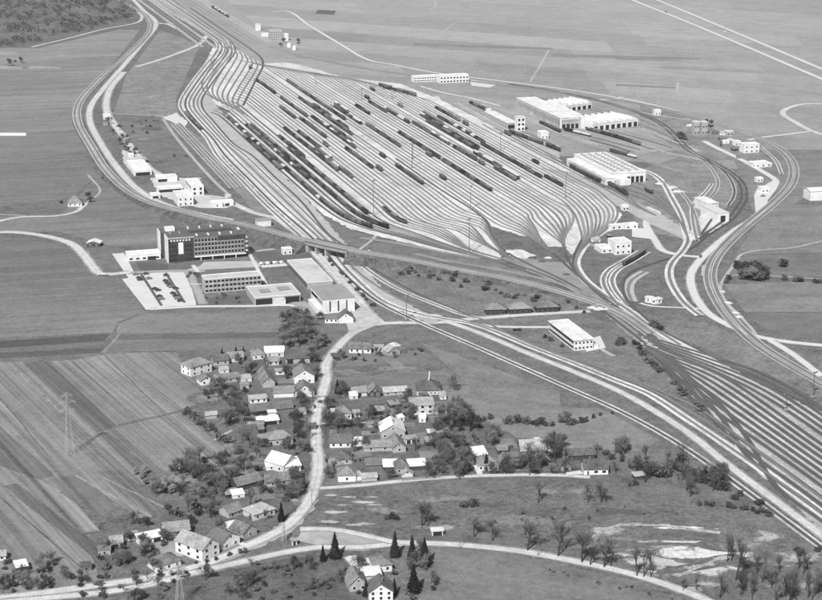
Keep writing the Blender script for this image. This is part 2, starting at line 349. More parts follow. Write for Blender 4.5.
pave([(300, 526), (330, 528), (372, 536), (388, 546), (360, 552), (320, 548), (296, 540)], mat('trampled_pale_ground', .36, [(0.05, .25), (0.3, .2)]), 'junction', 1.5)
road([(-20, 600), (40, 593), (90, 586), (140, 579), (190, 568), (225, 556), (257, 541), (285, 527), (303, 509), (313, 490), (318, 466), (316, 440), (316, 420), (321, 396), (326, 380), (326, 364), (336, 349), (350, 335), (366, 326), (388, 323), (437, 322.5), (470, 319), (520, 315), (590, 311)], 5.4, ROAD, 'village_road')
road([(0, 602), (130, 588), (200, 571), (240, 562), (280, 553), (318, 547), (360, 547), (400, 543), (450, 544), (520, 551), (580, 562), (640, 576), (700, 597), (730, 612)], 4.6, ROAD, 'lower_road')
road([(300, 529), (330, 529), (360, 534), (390, 541), (420, 543)], 4, ROAD, 'lane')
road([(320, 488), (350, 486), (400, 481), (450, 477), (500, 475), (560, 475), (590, 477)], 3.2, ROAD, 'lane')
road([(320, 423), (345, 423), (368, 422)], 2.2, DIRT, 'lane')
road([(449, 322), (480, 333), (530, 354), (575, 372), (617, 390), (650, 408), (690, 434), (730, 466), (775, 500), (830, 541), (860, 565)], 4.6, ROAD, 'service_road', .04)
road([(468, 322), (490, 326), (527, 327), (556, 327)], 3.4, PAVE, 'lane', .03)
road([(306, 236), (316, 252), (330, 268), (346, 286), (362, 306), (374, 322)], 8.0, ROAD, 'yard_road')
pave([(345, 318), (362, 304), (385, 322), (360, 332), (350, 336)], ROAD, 'junction')
# car park and courts of the administration block
pave([(122, 279), (131, 278), (133, 275), (186, 270), (196, 303), (196, 306), (146, 310)], PAVE, 'car_park')
pave([(112, 254), (124, 253), (136, 276), (129, 279)], PAVE, 'car_park')
road([(188, 271), (196, 288), (203, 304)], 4.5, ASPH, 'lane')
road([(128, 273), (170, 271), (205, 271)], 5, ASPH, 'lane'); road([(150, 309), (196, 306.5), (250, 306), (290, 305), (306, 308)], 4, PAVE, 'footpath')
pave([(186, 270), (201, 270), (262, 267), (256, 261), (204, 262), (200, 266)], mat('forecourt_paving', .42, [(0.1, .1), (.6, .08)]), 'forecourt')
road([(248, 252), (275, 249), (306, 248)], 2.5, PAVE, 'footpath'); road([(246, 247), (256, 266), (266, 284)], 2.6, PAVE, 'footpath')
road([(182, 284), (205, 284)], 2, PAVE, 'footpath'); road([(193, 265), (198, 272)], 3, PAVE, 'footpath')
pave([(260, 262), (282, 261), (288, 266), (262, 268)], PAVE, 'car_park')
pave([(290, 302), (306, 302), (322, 318), (312, 318), (300, 312)], ASPH, 'court')
# village outskirts, left road and hut lanes
road([(-30, 234), (10, 232), (45, 236), (70, 243), (84, 255), (94, 268), (101, 274), (112, 274), (130, 272)], 6.6, ROAD, 'lane')
road([(-20, 226), (20, 217), (55, 216), (75, 212), (86, 203)], 4, ROAD, 'lane'); road([(-10, 214), (25, 215.5)], 2.5, PATH, 'lane')
road([(86, 203), (100, 192), (88, 175)], 2, PATH, 'footpath')
# upper left
road([(128, -6), (143, 10), (156, 23), (140, 46), (125, 64), (105, 87), (91, 106), (90, 122), (100, 142), (116, 166), (140, 191), (172, 207), (200, 214), (232, 220)], 6.2, ROAD, 'service_road')
road([(156, 23), (166, 24), (178, 29)], 6, ROAD, 'lane'); road([(160, 24), (174, 23)], 4, ROAD, 'lane')
road([(124, 72), (112, 86), (107, 98), (107, 112), (120, 132), (138, 156), (156, 173), (176, 180)], 7, ROAD, 'service_road')
road([(136, 67), (156, 61), (176, 54), (196, 46), (203, 41), (206, 36)], 6, ROAD, 'lane')
road([(32, 47), (70, 38), (105, 29), (136, 23), (142, 17), (138, 12)], 4, ROAD, 'lane')
road([(108, 113), (140, 115), (165, 117), (180, 118)], 3, PATH, 'lane'); pave([(162, 118), (176, 113), (188, 122), (184, 128), (172, 122)], PAVE, 'yard_apron', 1)
road([(163, 119), (175, 136), (193, 158), (215, 182), (228, 194)], 3.2, PATH, 'lane'); road([(228, 194), (226, 198), (210, 196), (202, 196)], 5, ROAD, 'lane')
pave([(150, 178), (200, 178), (206, 196), (232, 202), (228, 208), (196, 208), (160, 196)], mat('works_yard', .50, [(0.05, .15), (0.4, .12)]), 'works_yard', 1.5)
pave([(122, 150), (146, 158), (152, 172), (136, 176), (124, 164)], mat('works_yard', .5), 'works_yard', 1)
road([(232, 203), (255, 213), (275, 218), (290, 228), (305, 238)], 6, ROAD, 'yard_road')
MWAY = mat('pale_carriageway', .50, [(0.02, .1), (0.2, .15), (1.2, .12)])
road([(560, -30), (632, 0), (680, 19), (740, 44), (822, 79), (900, 112)], 7.5, MWAY, 'carriageway', .0)
road([(588, -30), (650, -3), (690, 13.5), (745, 36.5), (822, 69), (900, 102)], 7.5, MWAY, 'carriageway', .0)
ZR[0] += .002
for pts in ([(560, -30), (632, 0), (680, 19), (740, 44), (822, 79), (900, 112)], [(588, -30), (650, -3), (690, 13.5), (745, 36.5), (822, 69), (900, 102)]):
    struct('road_edge_line', ribbon_mesh('road_edge_line', smooth(pxs(pts, ZR[0]), 20), .9), mat('pale_concrete_strip', .74, [(0.1, .08)]))
road([(272, 12), (284, 11), (310, 26), (340, 44), (372, 61), (390, 64), (430, 72), (500, 81), (570, 90), (640, 102), (700, 118), (752, 135)], 4.5, PAVE, 'lane')
road([(830, 104), (805, 104), (786, 109), (783, 114), (795, 122), (812, 131), (830, 137)], 6.5, ROAD, 'lane'); road([(812, 131), (790, 134), (765, 137), (748, 140)], 5.5, ROAD, 'lane')
road([(530, 82), (540, 66), (549, 50)], 3, PATH, 'farm_track'); road([(677, 92), (678, 82)], 3.5, PATH, 'farm_track')
road([(440, 35), (452, 25), (462, 20)], 3, PATH, 'farm_track'); road([(434, 0), (436, 6), (430, 10)], 4, PATH, 'farm_track')
road([(412, 17), (520, 16), (620, 22), (760, 30)], 3, PATH, 'farm_track'); road([(752, 101), (790, 103), (822, 103)], 3, PATH, 'farm_track'); road([(287, 34), (318, 35)], 3, PATH, 'farm_track')
# right hand service road with its junctions
road([(830, 346), (790, 342), (760, 337), (735, 328), (712, 316), (700, 304), (692, 288), (691, 274), (700, 260), (718, 243), (738, 228), (757, 216), (763, 206), (762, 192), (772, 183), (776, 181), (760, 170), (738, 158), (715, 147), (704, 141)], 5.4, PAVE, 'service_road', .03)
pave([(754, 196), (757, 189), (772, 184), (780, 182), (776, 190), (768, 200), (765, 212), (756, 216)], PAVE, 'filling_yard')
road([(640, 303), (652, 306), (690, 308), (702, 309)], 2.6, PAVE, 'lane')
road([(646, 207), (658, 213), (648, 219), (646, 224), (655, 240), (664, 251), (680, 255), (700, 257)], 5.2, PAVE, 'lane', .03); pave([(632, 228), (652, 229), (656, 240), (632, 237)], PAVE, 'works_yard')
road([(756, 335), (752, 329), (740, 316), (726, 302), (720, 288), (726, 276), (736, 262), (742, 254), (760, 250), (790, 248), (822, 241)], 2.6, PATH, 'farm_track'); road([(726, 276), (745, 275), (780, 276.5), (822, 279)], 2.2, PATH, 'farm_track')
pave([(702, 266), (708, 263), (707, 276), (701, 276)], ROAD, 'pull_in'); road([(770, 340), (790, 352), (822, 376)], 4.5, PAVE, 'lane')
road([(596, 344), (606, 352), (614, 356)], 3, PATH, 'footpath'); pave([(588, 340), (600, 336), (606, 348), (586, 352)], PAVE, 'works_yard')
pave([(640, 155), (600, 140), (560, 132), (500, 128), (490, 112), (540, 112), (580, 128), (640, 128), (680, 150)], mat('works_ground', .30, [(0.03, .15), (0.3, .15)]), 'works_yard', 2)
road([(420, 86), (440, 92), (470, 98), (500, 106)], 5, ROAD, 'yard_road'); road([(436, 96), (445, 108), (470, 118), (492, 128)], 6, ROAD, 'yard_road'); pave([(470, 80), (498, 84), (490, 88), (472, 86)], PAVE, 'works_yard', 1)
road([(598, 100), (616, 99), (622, 97)], 7, ROAD, 'lane'); road([(610, 104), (650, 114), (690, 120)], 4, PATH, 'lane')
road([(250, 26), (232, 12), (214, 0), (205, -8)], 6, ROAD, 'lane'); road([(252, 34), (246, 42), (256, 50), (272, 56)], 6, ROAD, 'lane')
road([(356, 252), (372, 240), (376, 235)], 2.5, PATH, 'footpath'); road([(352, 258), (363, 253), (370, 250)], 2, PAVE, 'footpath')
FAINT = mat('faint_path', .36, [(0.05, .4), (0.3, .5), (1, .4)])
for pts, w in [([(588, 548), (594, 537), (606, 529), (622, 525), (642, 524.5)], 3), ([(642, 524.5), (668, 526), (692, 529), (720, 533)], 2.4), ([(598, 557), (618, 554), (640, 557)], 2), ([(676, 576), (700, 566), (726, 556)], 2)]: road(pts, w, FAINT, 'worn_path', .6)
# drives in the village
for pts, w in [([(326, 396), (314, 396)], 2.2), ([(476, 465), (480, 474)], 3), ([(536, 437), (550, 452)], 3), ([(566, 474), (582, 472)], 4), ([(350, 556), (360, 568)], 5), ([(240, 543), (250, 546)], 3), ([(232, 430), (214, 440)], 2)]: road(pts, w, PAVE if w > 2.5 else PATH, 'drive')
pave([(348, 556), (358, 556), (364, 572), (354, 570)], PAVE, 'drive'); pave([(362, 558), (372, 558), (372, 566), (364, 568)], PAVE, 'drive'); pave([(164, 534), (176, 534), (186, 542), (182, 556), (160, 556), (150, 546)], mat('farmyard', .30, [(0.1, .2), (0.5, .15)]), 'farmyard', 1)
# ================================================================ railway
GRAV = mat('clean_ballast', .57, [(0.01, .12), (0.05, .18), (0.3, .22), (1.2, .2)], ang=AL + math.pi / 2, stripes=[(.16, 45, .16), (.5, 40, .12)])
GRAVY = mat('yard_ballast', .40, [(0.01, .15), (0.05, .22), (0.3, .25), (1.2, .25)], ang=AL + math.pi / 2, stripes=[(.2, 40, .2)])
GRAV2 = mat('grey_ballast', .40, [(0.01, .12), (0.06, .16), (0.4, .14), (1.5, .1)])
GRAV3 = mat('dirty_ballast', .25, [(0.01, .15), (0.06, .2), (0.4, .15)])
BED_D = mat('oiled_sleeper_bed', .085, [(0.05, .2), (0.5, .2)]); BED_M = mat('old_sleeper_bed', .19, [(0.03, .2), (0.4, .2)]); BED_L = mat('pale_sleeper_bed', .27, [(0.03, .15), (0.4, .15)])
RAIL = mat('worn_rail_steel', .35, rough=.45, metallic=.6)
ZB = [ZR[0] + .005]
for pts, m in [([(204, 66), (213, 48), (236, 48), (262, 64), (246, 100), (232, 112), (214, 104), (198, 92)], GRAV),
               ([(225, 116), (243, 102), (256, 74), (266, 60), (300, 65), (345, 78), (400, 84), (440, 100), (490, 125), (545, 155), (590, 180), (616, 202), (621, 216), (611, 231), (588, 243), (565, 247), (545, 247), (535, 240), (496, 228), (489, 226), (496, 242), (502, 260), (470, 257), (430, 249), (385, 238), (350, 229), (322, 214), (300, 193), (262, 153)], GRAV),
               ([(196, 86), (206, 92), (225, 116), (262, 153), (300, 193), (318, 212), (336, 232), (352, 252), (384, 290), (440, 322), (428, 324), (398, 310), (384, 300), (330, 262), (309, 241), (270, 204), (205, 140), (186, 116)], GRAV2),
               ([(640, 324), (690, 345), (760, 384), (830, 417), (900, 455), (900, 600), (822, 532), (765, 478), (720, 430), (692, 396), (664, 364), (640, 345)], GRAVY),
               ([(575, 262), (585, 280), (606, 296), (640, 322), (640, 345), (600, 310), (560, 284), (530, 272), (500, 258), (520, 256), (545, 262)], GRAV3),
               ([(110, -30), (190, -30), (262, 30), (300, 62), (262, 64), (236, 50), (200, 30), (165, 12)], mat('cinder_ballast', .30, [(0.02, .1), (0.1, .1), (0.5, .1)])),
               ([(540, 168), (570, 172), (610, 190), (660, 214), (690, 232), (684, 240), (650, 224), (618, 206), (590, 190)], GRAV2),
               ([(500, 132), (520, 130), (560, 146), (560, 166), (530, 150)], GRAV2), ([(700, 215), (716, 212), (728, 222), (712, 232), (690, 242), (688, 236)], GRAV)]:
    ZB[0] += .001
    sheet('ballast_bed', pxs(pts), m, z=ZB[0], jag=1.2, seed=len(pts))
TRACKS = []
TZ = [ZB[0] + .04]
def track(pts, bed=BED_M, w=2.3, shoulder=None, sw=5.5):
    """one railway track: sleeper bed with two rails; pts are ground points"""
    TZ[0] += .0007
    z = TZ[0]
    if shoulder is not None:
        struct('ballast_shoulder', ribbon_mesh('ballast_shoulder', [Vector((p.x, p.y, p.z + z - .03)) for p in pts], sw, .04, seed=len(TRACKS)), shoulder)
    q = [Vector((p.x, p.y, p.z + z)) for p in pts]
    t = struct('railway_track', ribbon_mesh('railway_track', q, w, .02, seed=len(TRACKS)), bed)
    for s in (-1, 1):
        put('rail', ribbon_mesh('rail', q, .2, prof=[(s * .76 - .06, 0), (s * .76 - .06, .16), (s * .76 + .06, .16), (s * .76 + .06, 0)]), RAIL, t)
    TRACKS.append(q); return q
def ptrack(pp, offs=(0,), z=0.0, **k):
    base = smooth(pxs(pp, z), 9)
    for o in offs:
        pts = []
        for i, p in enumerate(base):
            a = base[max(0, i - 1)]; b = base[min(len(base) - 1, i + 1)]; d = b - a; d.z = 0; d.normalize()
            pts.append(p + Vector((d.y, -d.x, 0)) * o)
        track(pts, **k)
def lerp(a, b, t): return a + (b - a) * t
def straight(u0, u1, w): return [UW(lerp(u0, u1, i / 8), w) for i in range(9)]
# -- sorting sidings, bunch by bunch.  each runs away along DV; near end u1, far end u0
def start_u(w):
    tb = [(326, 1765), (345, 1800), (366, 1840), (446, 2090), (486, 2010), (545, 1905), (565, 1815), (590, 1680)]
    for (a, ua), (b, ub) in zip(tb, tb[1:]):
        if w <= b: return lerp(ua, ub, (w - a) / (b - a))
    return tb[-1][1]
def far_hook(w):
    u = start_u(w)
    if w < 362: return [UW(u + 26, w - 6), UW(u + 10, w - 1.5)]
    if w < 446: return [UW(u + 22, w + 1 - 9), UW(u + 12, w - 6.5), UW(u + 2, w - 3), UW(u - 12, w - .6)]
    return [UW(u + 75, w - 22), UW(u + 50, w - 12), UW(u + 25, w - 4.5), UW(u + 5, w - .8)]
SORT = {}
def siding(w, tail, u1, bed):
    pts = far_hook(w) + straight(start_u(w) - 25, u1, w) + tail
    bed = R.choice([BED_M, BED_M, BED_L, BED_D if bed is BED_D else BED_L]); SORT[w] = track(smooth(pts, 10), bed=bed, w=R.uniform(1.6, 2.3))
def guides(ws, Lp, Rp, uL, uR, bed):
    L = pxs(Lp); Rg = pxs(Rp)
    for i, w in enumerate(ws):
        t = i / (len(ws) - 1)
        siding(w, [a.lerp(b, t) for a, b in zip(L, Rg)], lerp(uL, uR, t), bed)
guides([328 + 4.75 * i for i in range(8)], [(322, 207), (340, 219), (364, 228), (402, 238), (442, 249), (482, 258), (506, 263.5)], [(380, 220), (396, 227), (414, 233), (436, 241), (462, 250), (490, 258.5), (508, 263.8)], 1400, 1310, BED_D)
B2 = [371 + 4.75 * i for i in range(15)]
guides(B2[:5], [(432, 234), (452, 243), (470, 250.5), (500, 259), (514, 263)], [(443, 229), (459, 240), (471, 249.8), (500, 258.6), (514, 262.7)], 1258, 1262, BED_D)
guides(B2[5:10], [(457, 231), (472, 239.5), (484, 245), (500, 253.5), (512, 260)], [(467, 224), (478, 233), (486, 243), (501, 253), (512, 259.7)], 1252, 1258, BED_M)
guides(B2[10:], [(479, 227), (487, 234), (494, 243), (506, 256), (514, 261)], [(482, 217), (489, 225), (495, 239), (506, 255), (514, 260.5)], 1262, 1278, BED_M)
guides([447.5 + 4.75 * i for i in range(8)], [(512, 230), (524, 235), (536, 242), (552, 254)], [(528, 217), (534, 226), (540, 238), (552, 253)], 1225, 1250, BED_M)
guides([487 + 4.75 * i for i in range(8)], [(533, 219), (541, 227), (552, 236), (562, 244), (565, 254)], [(567, 207), (573, 214), (572, 224), (564, 239), (565, 252)], 1262, 1290, BED_L)
guides([527 + 4.75 * i for i in range(10)], [(568, 206), (575, 215), (579, 226), (582, 238), (578, 254)], [(606, 198), (616, 207), (617, 217), (606, 230), (579, 250)], 1295, 1310, BED_L)
# -- ladders down to the hump and the throat
track(smooth([UW(1500, 443)] + pxs([(440, 189.5), (471, 209), (486, 221), (493, 236), (506, 252), (532, 266), (562, 280), (600, 302), (636, 326), (655, 341)])), bed=BED_D)
ptrack([(505, 262), (530, 270), (560, 282), (600, 304), (636, 330), (654, 344)], (0, 5), bed=BED_D)
ptrack([(548, 250), (556, 256), (570, 269), (592, 288), (626, 315), (650, 335)], bed=BED_D); ptrack([(563, 244), (566, 255), (578, 275), (600, 296), (634, 322), (656, 340)], bed=BED_D)
ptrack([(582, 240), (576, 252), (573, 262), (579, 275), (600, 294), (640, 325), (660, 342)], bed=BED_D)
ptrack([(590, 240), (580, 252), (575.5, 264), (584, 279), (601, 293), (625, 308), (650, 326), (680, 345)], bed=BED_M, shoulder=GRAV, sw=7)
ptrack([(243, 106), (247, 98), (256, 80), (263, 66), (261, 58), (250, 49), (225, 32), (190, 8)], bed=BED_D, w=2.6)
# -- reception sidings, lower right
RW = [396, 400.8, 405.6, 410.4, 417.5, 422.3, 427.1, 431.9, 436.7, 441.5, 446.3, 453.5, 458.3, 463.1, 467.9, 472.7]
for i, w in enumerate(RW):
    t = i / (len(RW) - 1)
    if w < 415: uf = lerp(685, 800, (w - 396) / 15.5); a = UW(uf + 60, lerp(w, 426, .55)); b = UW(uf + 120, 424.5) if uf + 120 < 880 else UW(880, 425)
    elif w < 450: uf = lerp(820, 852, (w - 422) / 26); a = UW(uf + 32, lerp(w, 429, .6)); b = UW(uf + 62, 428)
    else: uf = lerp(815, 838, (w - 458) / 15); a = UW(uf + 45, lerp(w, 440, .5)); b = UW(uf + 95, 434)
    pts = [UW(540, w), UW(600, w), UW(lerp(600, uf, .5), w), UW(uf, w), a, b]
    if b.dot(DV) < 890: pts.append(UW(905, 427))
    track(smooth(pts, 9), bed=BED_D, w=2.9)
ptrack([(627, 300), (645, 318), (660, 330), (683, 342), (720, 361), (770, 386), (830, 412), (880, 436)], (0,), bed=BED_D)
ptrack([(640, 268), (630, 273), (623, 284), (625, 297), (636, 311)], bed=BED_D, w=2.6); ptrack([(706, 237), (695, 246), (676, 256), (655, 263), (640, 268)], bed=BED_D, w=2.4)
ptrack([(648, 252), (632, 262), (618, 270), (612, 279), (615, 290), (628, 306)], (0, 6), bed=BED_M, shoulder=GRAV, sw=5)
ptrack([(645, 272), (632, 280), (628, 290), (632, 302)], bed=BED_M, shoulder=GRAV2, sw=8)
# -- through lines along the left side of the yard and on to the lower right
C1 = [(240, 160), (280, 202), (318, 243), (345, 272), (384, 300), (425, 322), (470, 342), (522, 366), (570, 388), (617, 409), (655, 429), (691, 451), (740, 486), (822, 547), (880, 590)]
LL = pxs([(110, -30), (160, 4), (204, 33), (217, 43), (217, 52), (205, 66), (190, 86), (181, 101), (181, 108), (190, 120), (206, 137)])
LR = pxs([(146, -20), (178, 4), (214, 30), (232, 43), (235, 52), (222, 70), (209, 88), (202, 100), (203, 109), (214, 122), (236, 146)])
def through(wo_, tail, **k):
    t = (wo_ - 286) / 31
    pts = [a.lerp(b, t) for a, b in zip(LL, LR)] + [UW(u, wo_) for u in (1560, 1450, 1350)] + pxs(tail); track(smooth(pts, 12), **k)
through(293, [(317, 243), (345, 275), (378, 302), (418, 322), (470, 344.5), (522, 367.5), (570, 389), (617, 410), (655, 430), (691, 452), (740, 487), (822, 548), (880, 592)], bed=BED_D, w=2.2, shoulder=GRAV, sw=4.8)
through(299, [(327, 246), (352, 275), (388, 304), (425, 316), (470, 323.5), (500, 334), (527, 345.5), (572, 363), (617, 381.5), (646, 393), (690, 421), (736, 452), (790, 490), (830, 520), (880, 556)], bed=BED_M, w=2, shoulder=GRAV, sw=6.5)
through(305, [(336, 250), (360, 274), (395, 297), (430, 312), (466, 321), (500, 331), (540, 348), (590, 367), (640, 385), (690, 412), (745, 448)], bed=BED_M, w=2)
through(311, [(341, 248), (362, 266), (395, 288), (440, 306.5), (460, 314), (480, 319)], bed=BED_M, w=2, shoulder=GRAV, sw=4.8)
through(317, [(330, 236), (350, 250), (372, 268), (410, 290), (450, 308), (475, 318)], bed=BED_D, w=2)
ptrack([(480, 319), (527, 343), (590, 364.5), (640, 383), (700, 410), (740, 438), (780, 468), (830, 505)], bed=BED_M, w=1.8)
through(286, [(309, 244)], bed=BED_M, w=2, shoulder=GRAV, sw=5.5)
for w in (279, 272): track([UW(u, w) for u in range(1420, 1760, 40)], bed=BED_M, w=2.2, shoulder=GRAV2, sw=5)
for w in (404, 412, 420, 432, 440, 448, 456, 468, 476, 484, 500, 508): track([UW(u, w) for u in range(2250 + abs(int(w - 446)), 3300, 40)], bed=BED_L, w=2.2, shoulder=GRAV if int(w) % 5 == 0 or w in (404, 508, 432) else None, sw=4.5)
# -- hump sidings turned across the far end
for i in range(8):
    x = 216 + i * 5.1; y = 44 + i * 2.6
    ptrack([(x - 5 + 8, y - 2), (x + 6, y + 3), (x + 2, y + 12), (x - 8, y + 28), (x - 14, y + 40), (x - 12, y + 47), (x - 3, y + 55)], bed=BED_M, w=2)
ptrack([(217, 50), (211, 62), (215, 75)], bed=BED_L, w=1.6, shoulder=GRAV, sw=5)
# -- double line on the embankment, crossing over the through lines on a bridge
EM = [(92, -30, 0), (119, 0, 0), (146, 16, 0), (150, 30, 0), (131, 52, 0), (101, 78, 0), (79, 104, 0), (78, 122, .3), (92, 148, .5), (107, 171, .8), (130, 192, 1.5), (155, 204, 2.5), (185, 212, 4), (205, 217, 5), (250, 226, 6.2), (300, 239, 7), (330, 246, 7), (352, 250.5, 7), (400, 258.5, 5.2), (460, 270, 3.4), (520, 281.5, 2), (580, 298, .8), (620, 313.5, .2), (650, 334, 0)]
emb = smooth(pxs(EM), 9)
BR0, BR1 = P(307, 241, 7), P(351, 250.5, 7)
i0 = min(range(len(emb)), key=lambda i: (emb[i] - BR0).length); i1 = min(range(len(emb)), key=lambda i: (emb[i] - BR1).length)
def embankment(pts):
    v = []; f = []; rr = random.Random(5)
    for i, p in enumerate(pts):
        a = pts[max(0, i - 1)]; b = pts[min(len(pts) - 1, i + 1)]; d = b - a; d.z = 0; d.normalize(); n = Vector((d.y, -d.x, 0)); z = max(.02, p.z) + TZ[0] - .06
        for o, h in ((-5 - z * 1.5, .0), (-5, z), (5, z), (5 + z * 1.5, 0)):
            q = p + n * (o + (rr.uniform(-.15, .15) if h == 0 else 0)); v.append((q.x, q.y, h))
    for i in range(len(pts) - 1):
        for j in range(3): k = i * 4 + j; f.append((k, k + 1, k + 5, k + 4))
    n = len(v); f += [(0, 1, 2, 3), (n - 1, n - 2, n - 3, n - 4)]
    me = bpy.data.meshes.new('embankment'); me.from_pydata(v, [], f); return me
EMBM = mat('rough_bank_grass', .10, [(0.03, .3), (0.2, .4), (0.8, .5)])
k0 = next(i for i, p in enumerate(emb) if p.z > .3)
struct('embankment', embankment(emb[k0:i0 + 1]), EMBM); struct('embankment', embankment(emb[i1:]), EMBM)
for o in (-2.4, 2.4):
    pts = []
    for i, p in enumerate(emb):
        a = emb[max(0, i - 1)]; b = emb[min(len(emb) - 1, i + 1)]; d = b - a; d.z = 0; d.normalize(); pts.append(p + Vector((d.y, -d.x, 0)) * o)
    track(pts, bed=BED_M, w=2.0, shoulder=GRAV2, sw=4.6)
br = empty('railway_bridge', (P(329, 246).x, P(329, 246).y, 0)); tag(br, 'railway bridge on piers carrying the embankment line over the parallel tracks', 'bridge')
loc = lambda p: Vector((p.x - br.location.x, p.y - br.location.y, p.z))
CONC = mat('weathered_concrete', .30, [(0.2, .15), (1, .1)])
bp = [loc(p) for p in emb[i0:i1 + 1]]
put('deck', ribbon_mesh('deck', bp, 12, prof=[(-6, -1.2), (-6, .6), (-5.7, .6), (-5.7, .12), (5.7, .12), (5.7, .6), (6, .6), (6, -1.2), (-6, -1.2)]), mat('bridge_girder', .26, [(0.3, .2)]), br)
for sgn in (-1, 1): put('railing', ribbon_mesh('railing', bp, 1, prof=[(sgn * 5.9 - .06, .6), (sgn * 5.9 - .06, 1.7), (sgn * 5.9 + .06, 1.7), (sgn * 5.9 + .06, .6)]), mat('iron_railing', .12), br)
for t in (0.0, .3, .62, 1.0):
    p = bp[int(t * (len(bp) - 1))]; q = bp[min(len(bp) - 1, int(t * (len(bp) - 1)) + 1)]; qq = bp[max(0, int(t * (len(bp) - 1)) - 1)]; d = q - qq
    MB().box(-.9 if 0 < t < 1 else -2.5, .9 if 0 < t < 1 else 2.5, -5.2, 5.2, 0, p.z - 1.2 + 7 - 7).build('pier', CONC, br, (p.x, p.y, 0), math.atan2(d.y, d.x))
# -- works and depot lines on the right
LOOP = [(270, 46), (300, 56), (330, 62), (380, 71), (430, 77), (500, 85), (570, 94), (640, 104), (700, 119), (752, 136), (776, 147), (789, 158), (794, 171), (790, 186), (774, 203), (750, 223), (731, 240), (715, 259), (710, 275), (713, 290), (724, 310), (740, 329), (757, 344), (773, 355), (800, 371), (830, 388), (900, 425)]
ptrack(LOOP, (-2.6, 2.6), bed=BED_M, w=2.4, shoulder=GRAV2, sw=4.6)
ptrack([(760, 147), (775, 160), (782, 175)], bed=BED_M, w=2, shoulder=GRAV, sw=4)
ptrack([(510, 84), (560, 92), (620, 106), (660, 122), (694, 152), (728, 170), (743, 182), (747, 197), (741, 209), (732, 220), (706, 237)], (0, 4.5), bed=BED_D, w=2.2)
ptrack([(530, 96), (600, 112), (640, 124), (670, 138), (700, 156), (724, 172), (733, 185), (734, 196), (728, 206)], bed=BED_D, w=2, shoulder=GRAV2, sw=4)
ptrack([(624, 132), (650, 139), (680, 149), (702, 160), (714, 173), (718, 185), (712, 196), (700, 206)], bed=BED_M, w=1.8, shoulder=GRAV2, sw=4)
for a, b in (((586, 130), (660, 152)), ((600, 134), (640, 146)), ((560, 130), (640, 150)), ((606, 130), (672, 148)), ((505, 132), (560, 152)), ((512, 128), (556, 146)), ((590, 140), (630, 152))):
    ptrack([a, ((a[0] + b[0]) / 2, (a[1] + b[1]) / 2 - .5), b], bed=BED_D, w=2.2)
ptrack([(600, 160), (647, 172), (662, 182), (671, 197), (681, 216), (686, 233), (688, 241), (682, 252), (672, 263), (669, 274), (673, 287), (686, 305), (700, 316)], bed=BED_M, w=2.2, shoulder=GRAV, sw=6.5)
for dx, dy in ((0, 0), (-6, 3), (-12, 6), (-18, 8)): ptrack([(628 + dx, 180 + dy), (650 + dx * .8, 188 + dy), (668 + dx * .4, 203 + dy * .6), (680, 222), (686, 234)], bed=BED_M, w=2)
ptrack([(700, 236), (706, 228), (716, 213)], bed=BED_D, w=2.2); ptrack([(698, 240), (710, 231), (721.5, 222)], bed=BED_D, w=2.2); ptrack([(697, 241), (694, 228), (692, 212), (694, 204), (706, 192), (712, 184)], bed=BED_M, w=2, shoulder=GRAV, sw=4)
ptrack([(700, 236), (695, 215), (684, 196), (672, 186), (664, 182)], bed=BED_M, w=1.8, shoulder=GRAV2, sw=4)
for k in range(3): track(smooth([UW(1640 - 20 * k, 578 + 5 * k), UW(1500, 578 + 5 * k), UW(1340, 579 + 4.75 * k)] + pxs([(622 + k * 3, 199 - k), (640, 209 - k), (656, 216)])), bed=BED_M, w=2)
ptrack([(340, 245), (360, 251), (400, 262), (440, 262), (480, 268)], bed=BED_M, w=1.6); ptrack([(360, 238), (400, 244), (440, 252), (480, 259)], bed=BED_M, w=1.8, shoulder=GRAV2, sw=4)
ptrack([(416, 254), (450, 262), (510, 272), (560, 284), (610, 305)], bed=BED_M, w=1.8, shoulder=GRAV2, sw=4)
for pp, sh in [([(470, 104), (500, 118), (540, 138), (556, 147)], GRAV2), ([(455, 103), (490, 122), (530, 144), (560, 162)], GRAV), ([(480, 104), (510, 113), (540, 124), (562, 134), (600, 146)], GRAV), ([(575, 142), (610, 152), (650, 163), (680, 172)], GRAV2), ([(640, 128), (668, 139), (700, 152)], GRAV), ([(618, 116), (650, 126), (684, 142)], GRAV2), ([(590, 107), (640, 118), (672, 132)], GRAV2), ([(560, 136), (600, 150), (640, 160), (664, 166)], GRAV2), ([(652, 150), (690, 158), (702, 160)], GRAV)]:
    ptrack(pp, bed=BED_M, w=2, shoulder=sh, sw=5)
# small pale aprons among the throats
for pts in ([(505, 250), (522, 250), (536, 256), (526, 259), (510, 256)], [(536, 224), (548, 233), (556, 244), (550, 247), (540, 240)], [(566, 240), (572, 228), (576, 234), (578, 246), (572, 256), (567, 250)], [(620, 318), (636, 322), (668, 345), (690, 368), (712, 398), (700, 395), (672, 362), (645, 338)], [(668, 336), (700, 350), (740, 376), (734, 378), (696, 356)]):
    sheet('gravel_apron', pxs(pts), GRAV, z=ZB[0] + .004, jag=.8, seed=len(pts) + int(pts[0][0]))
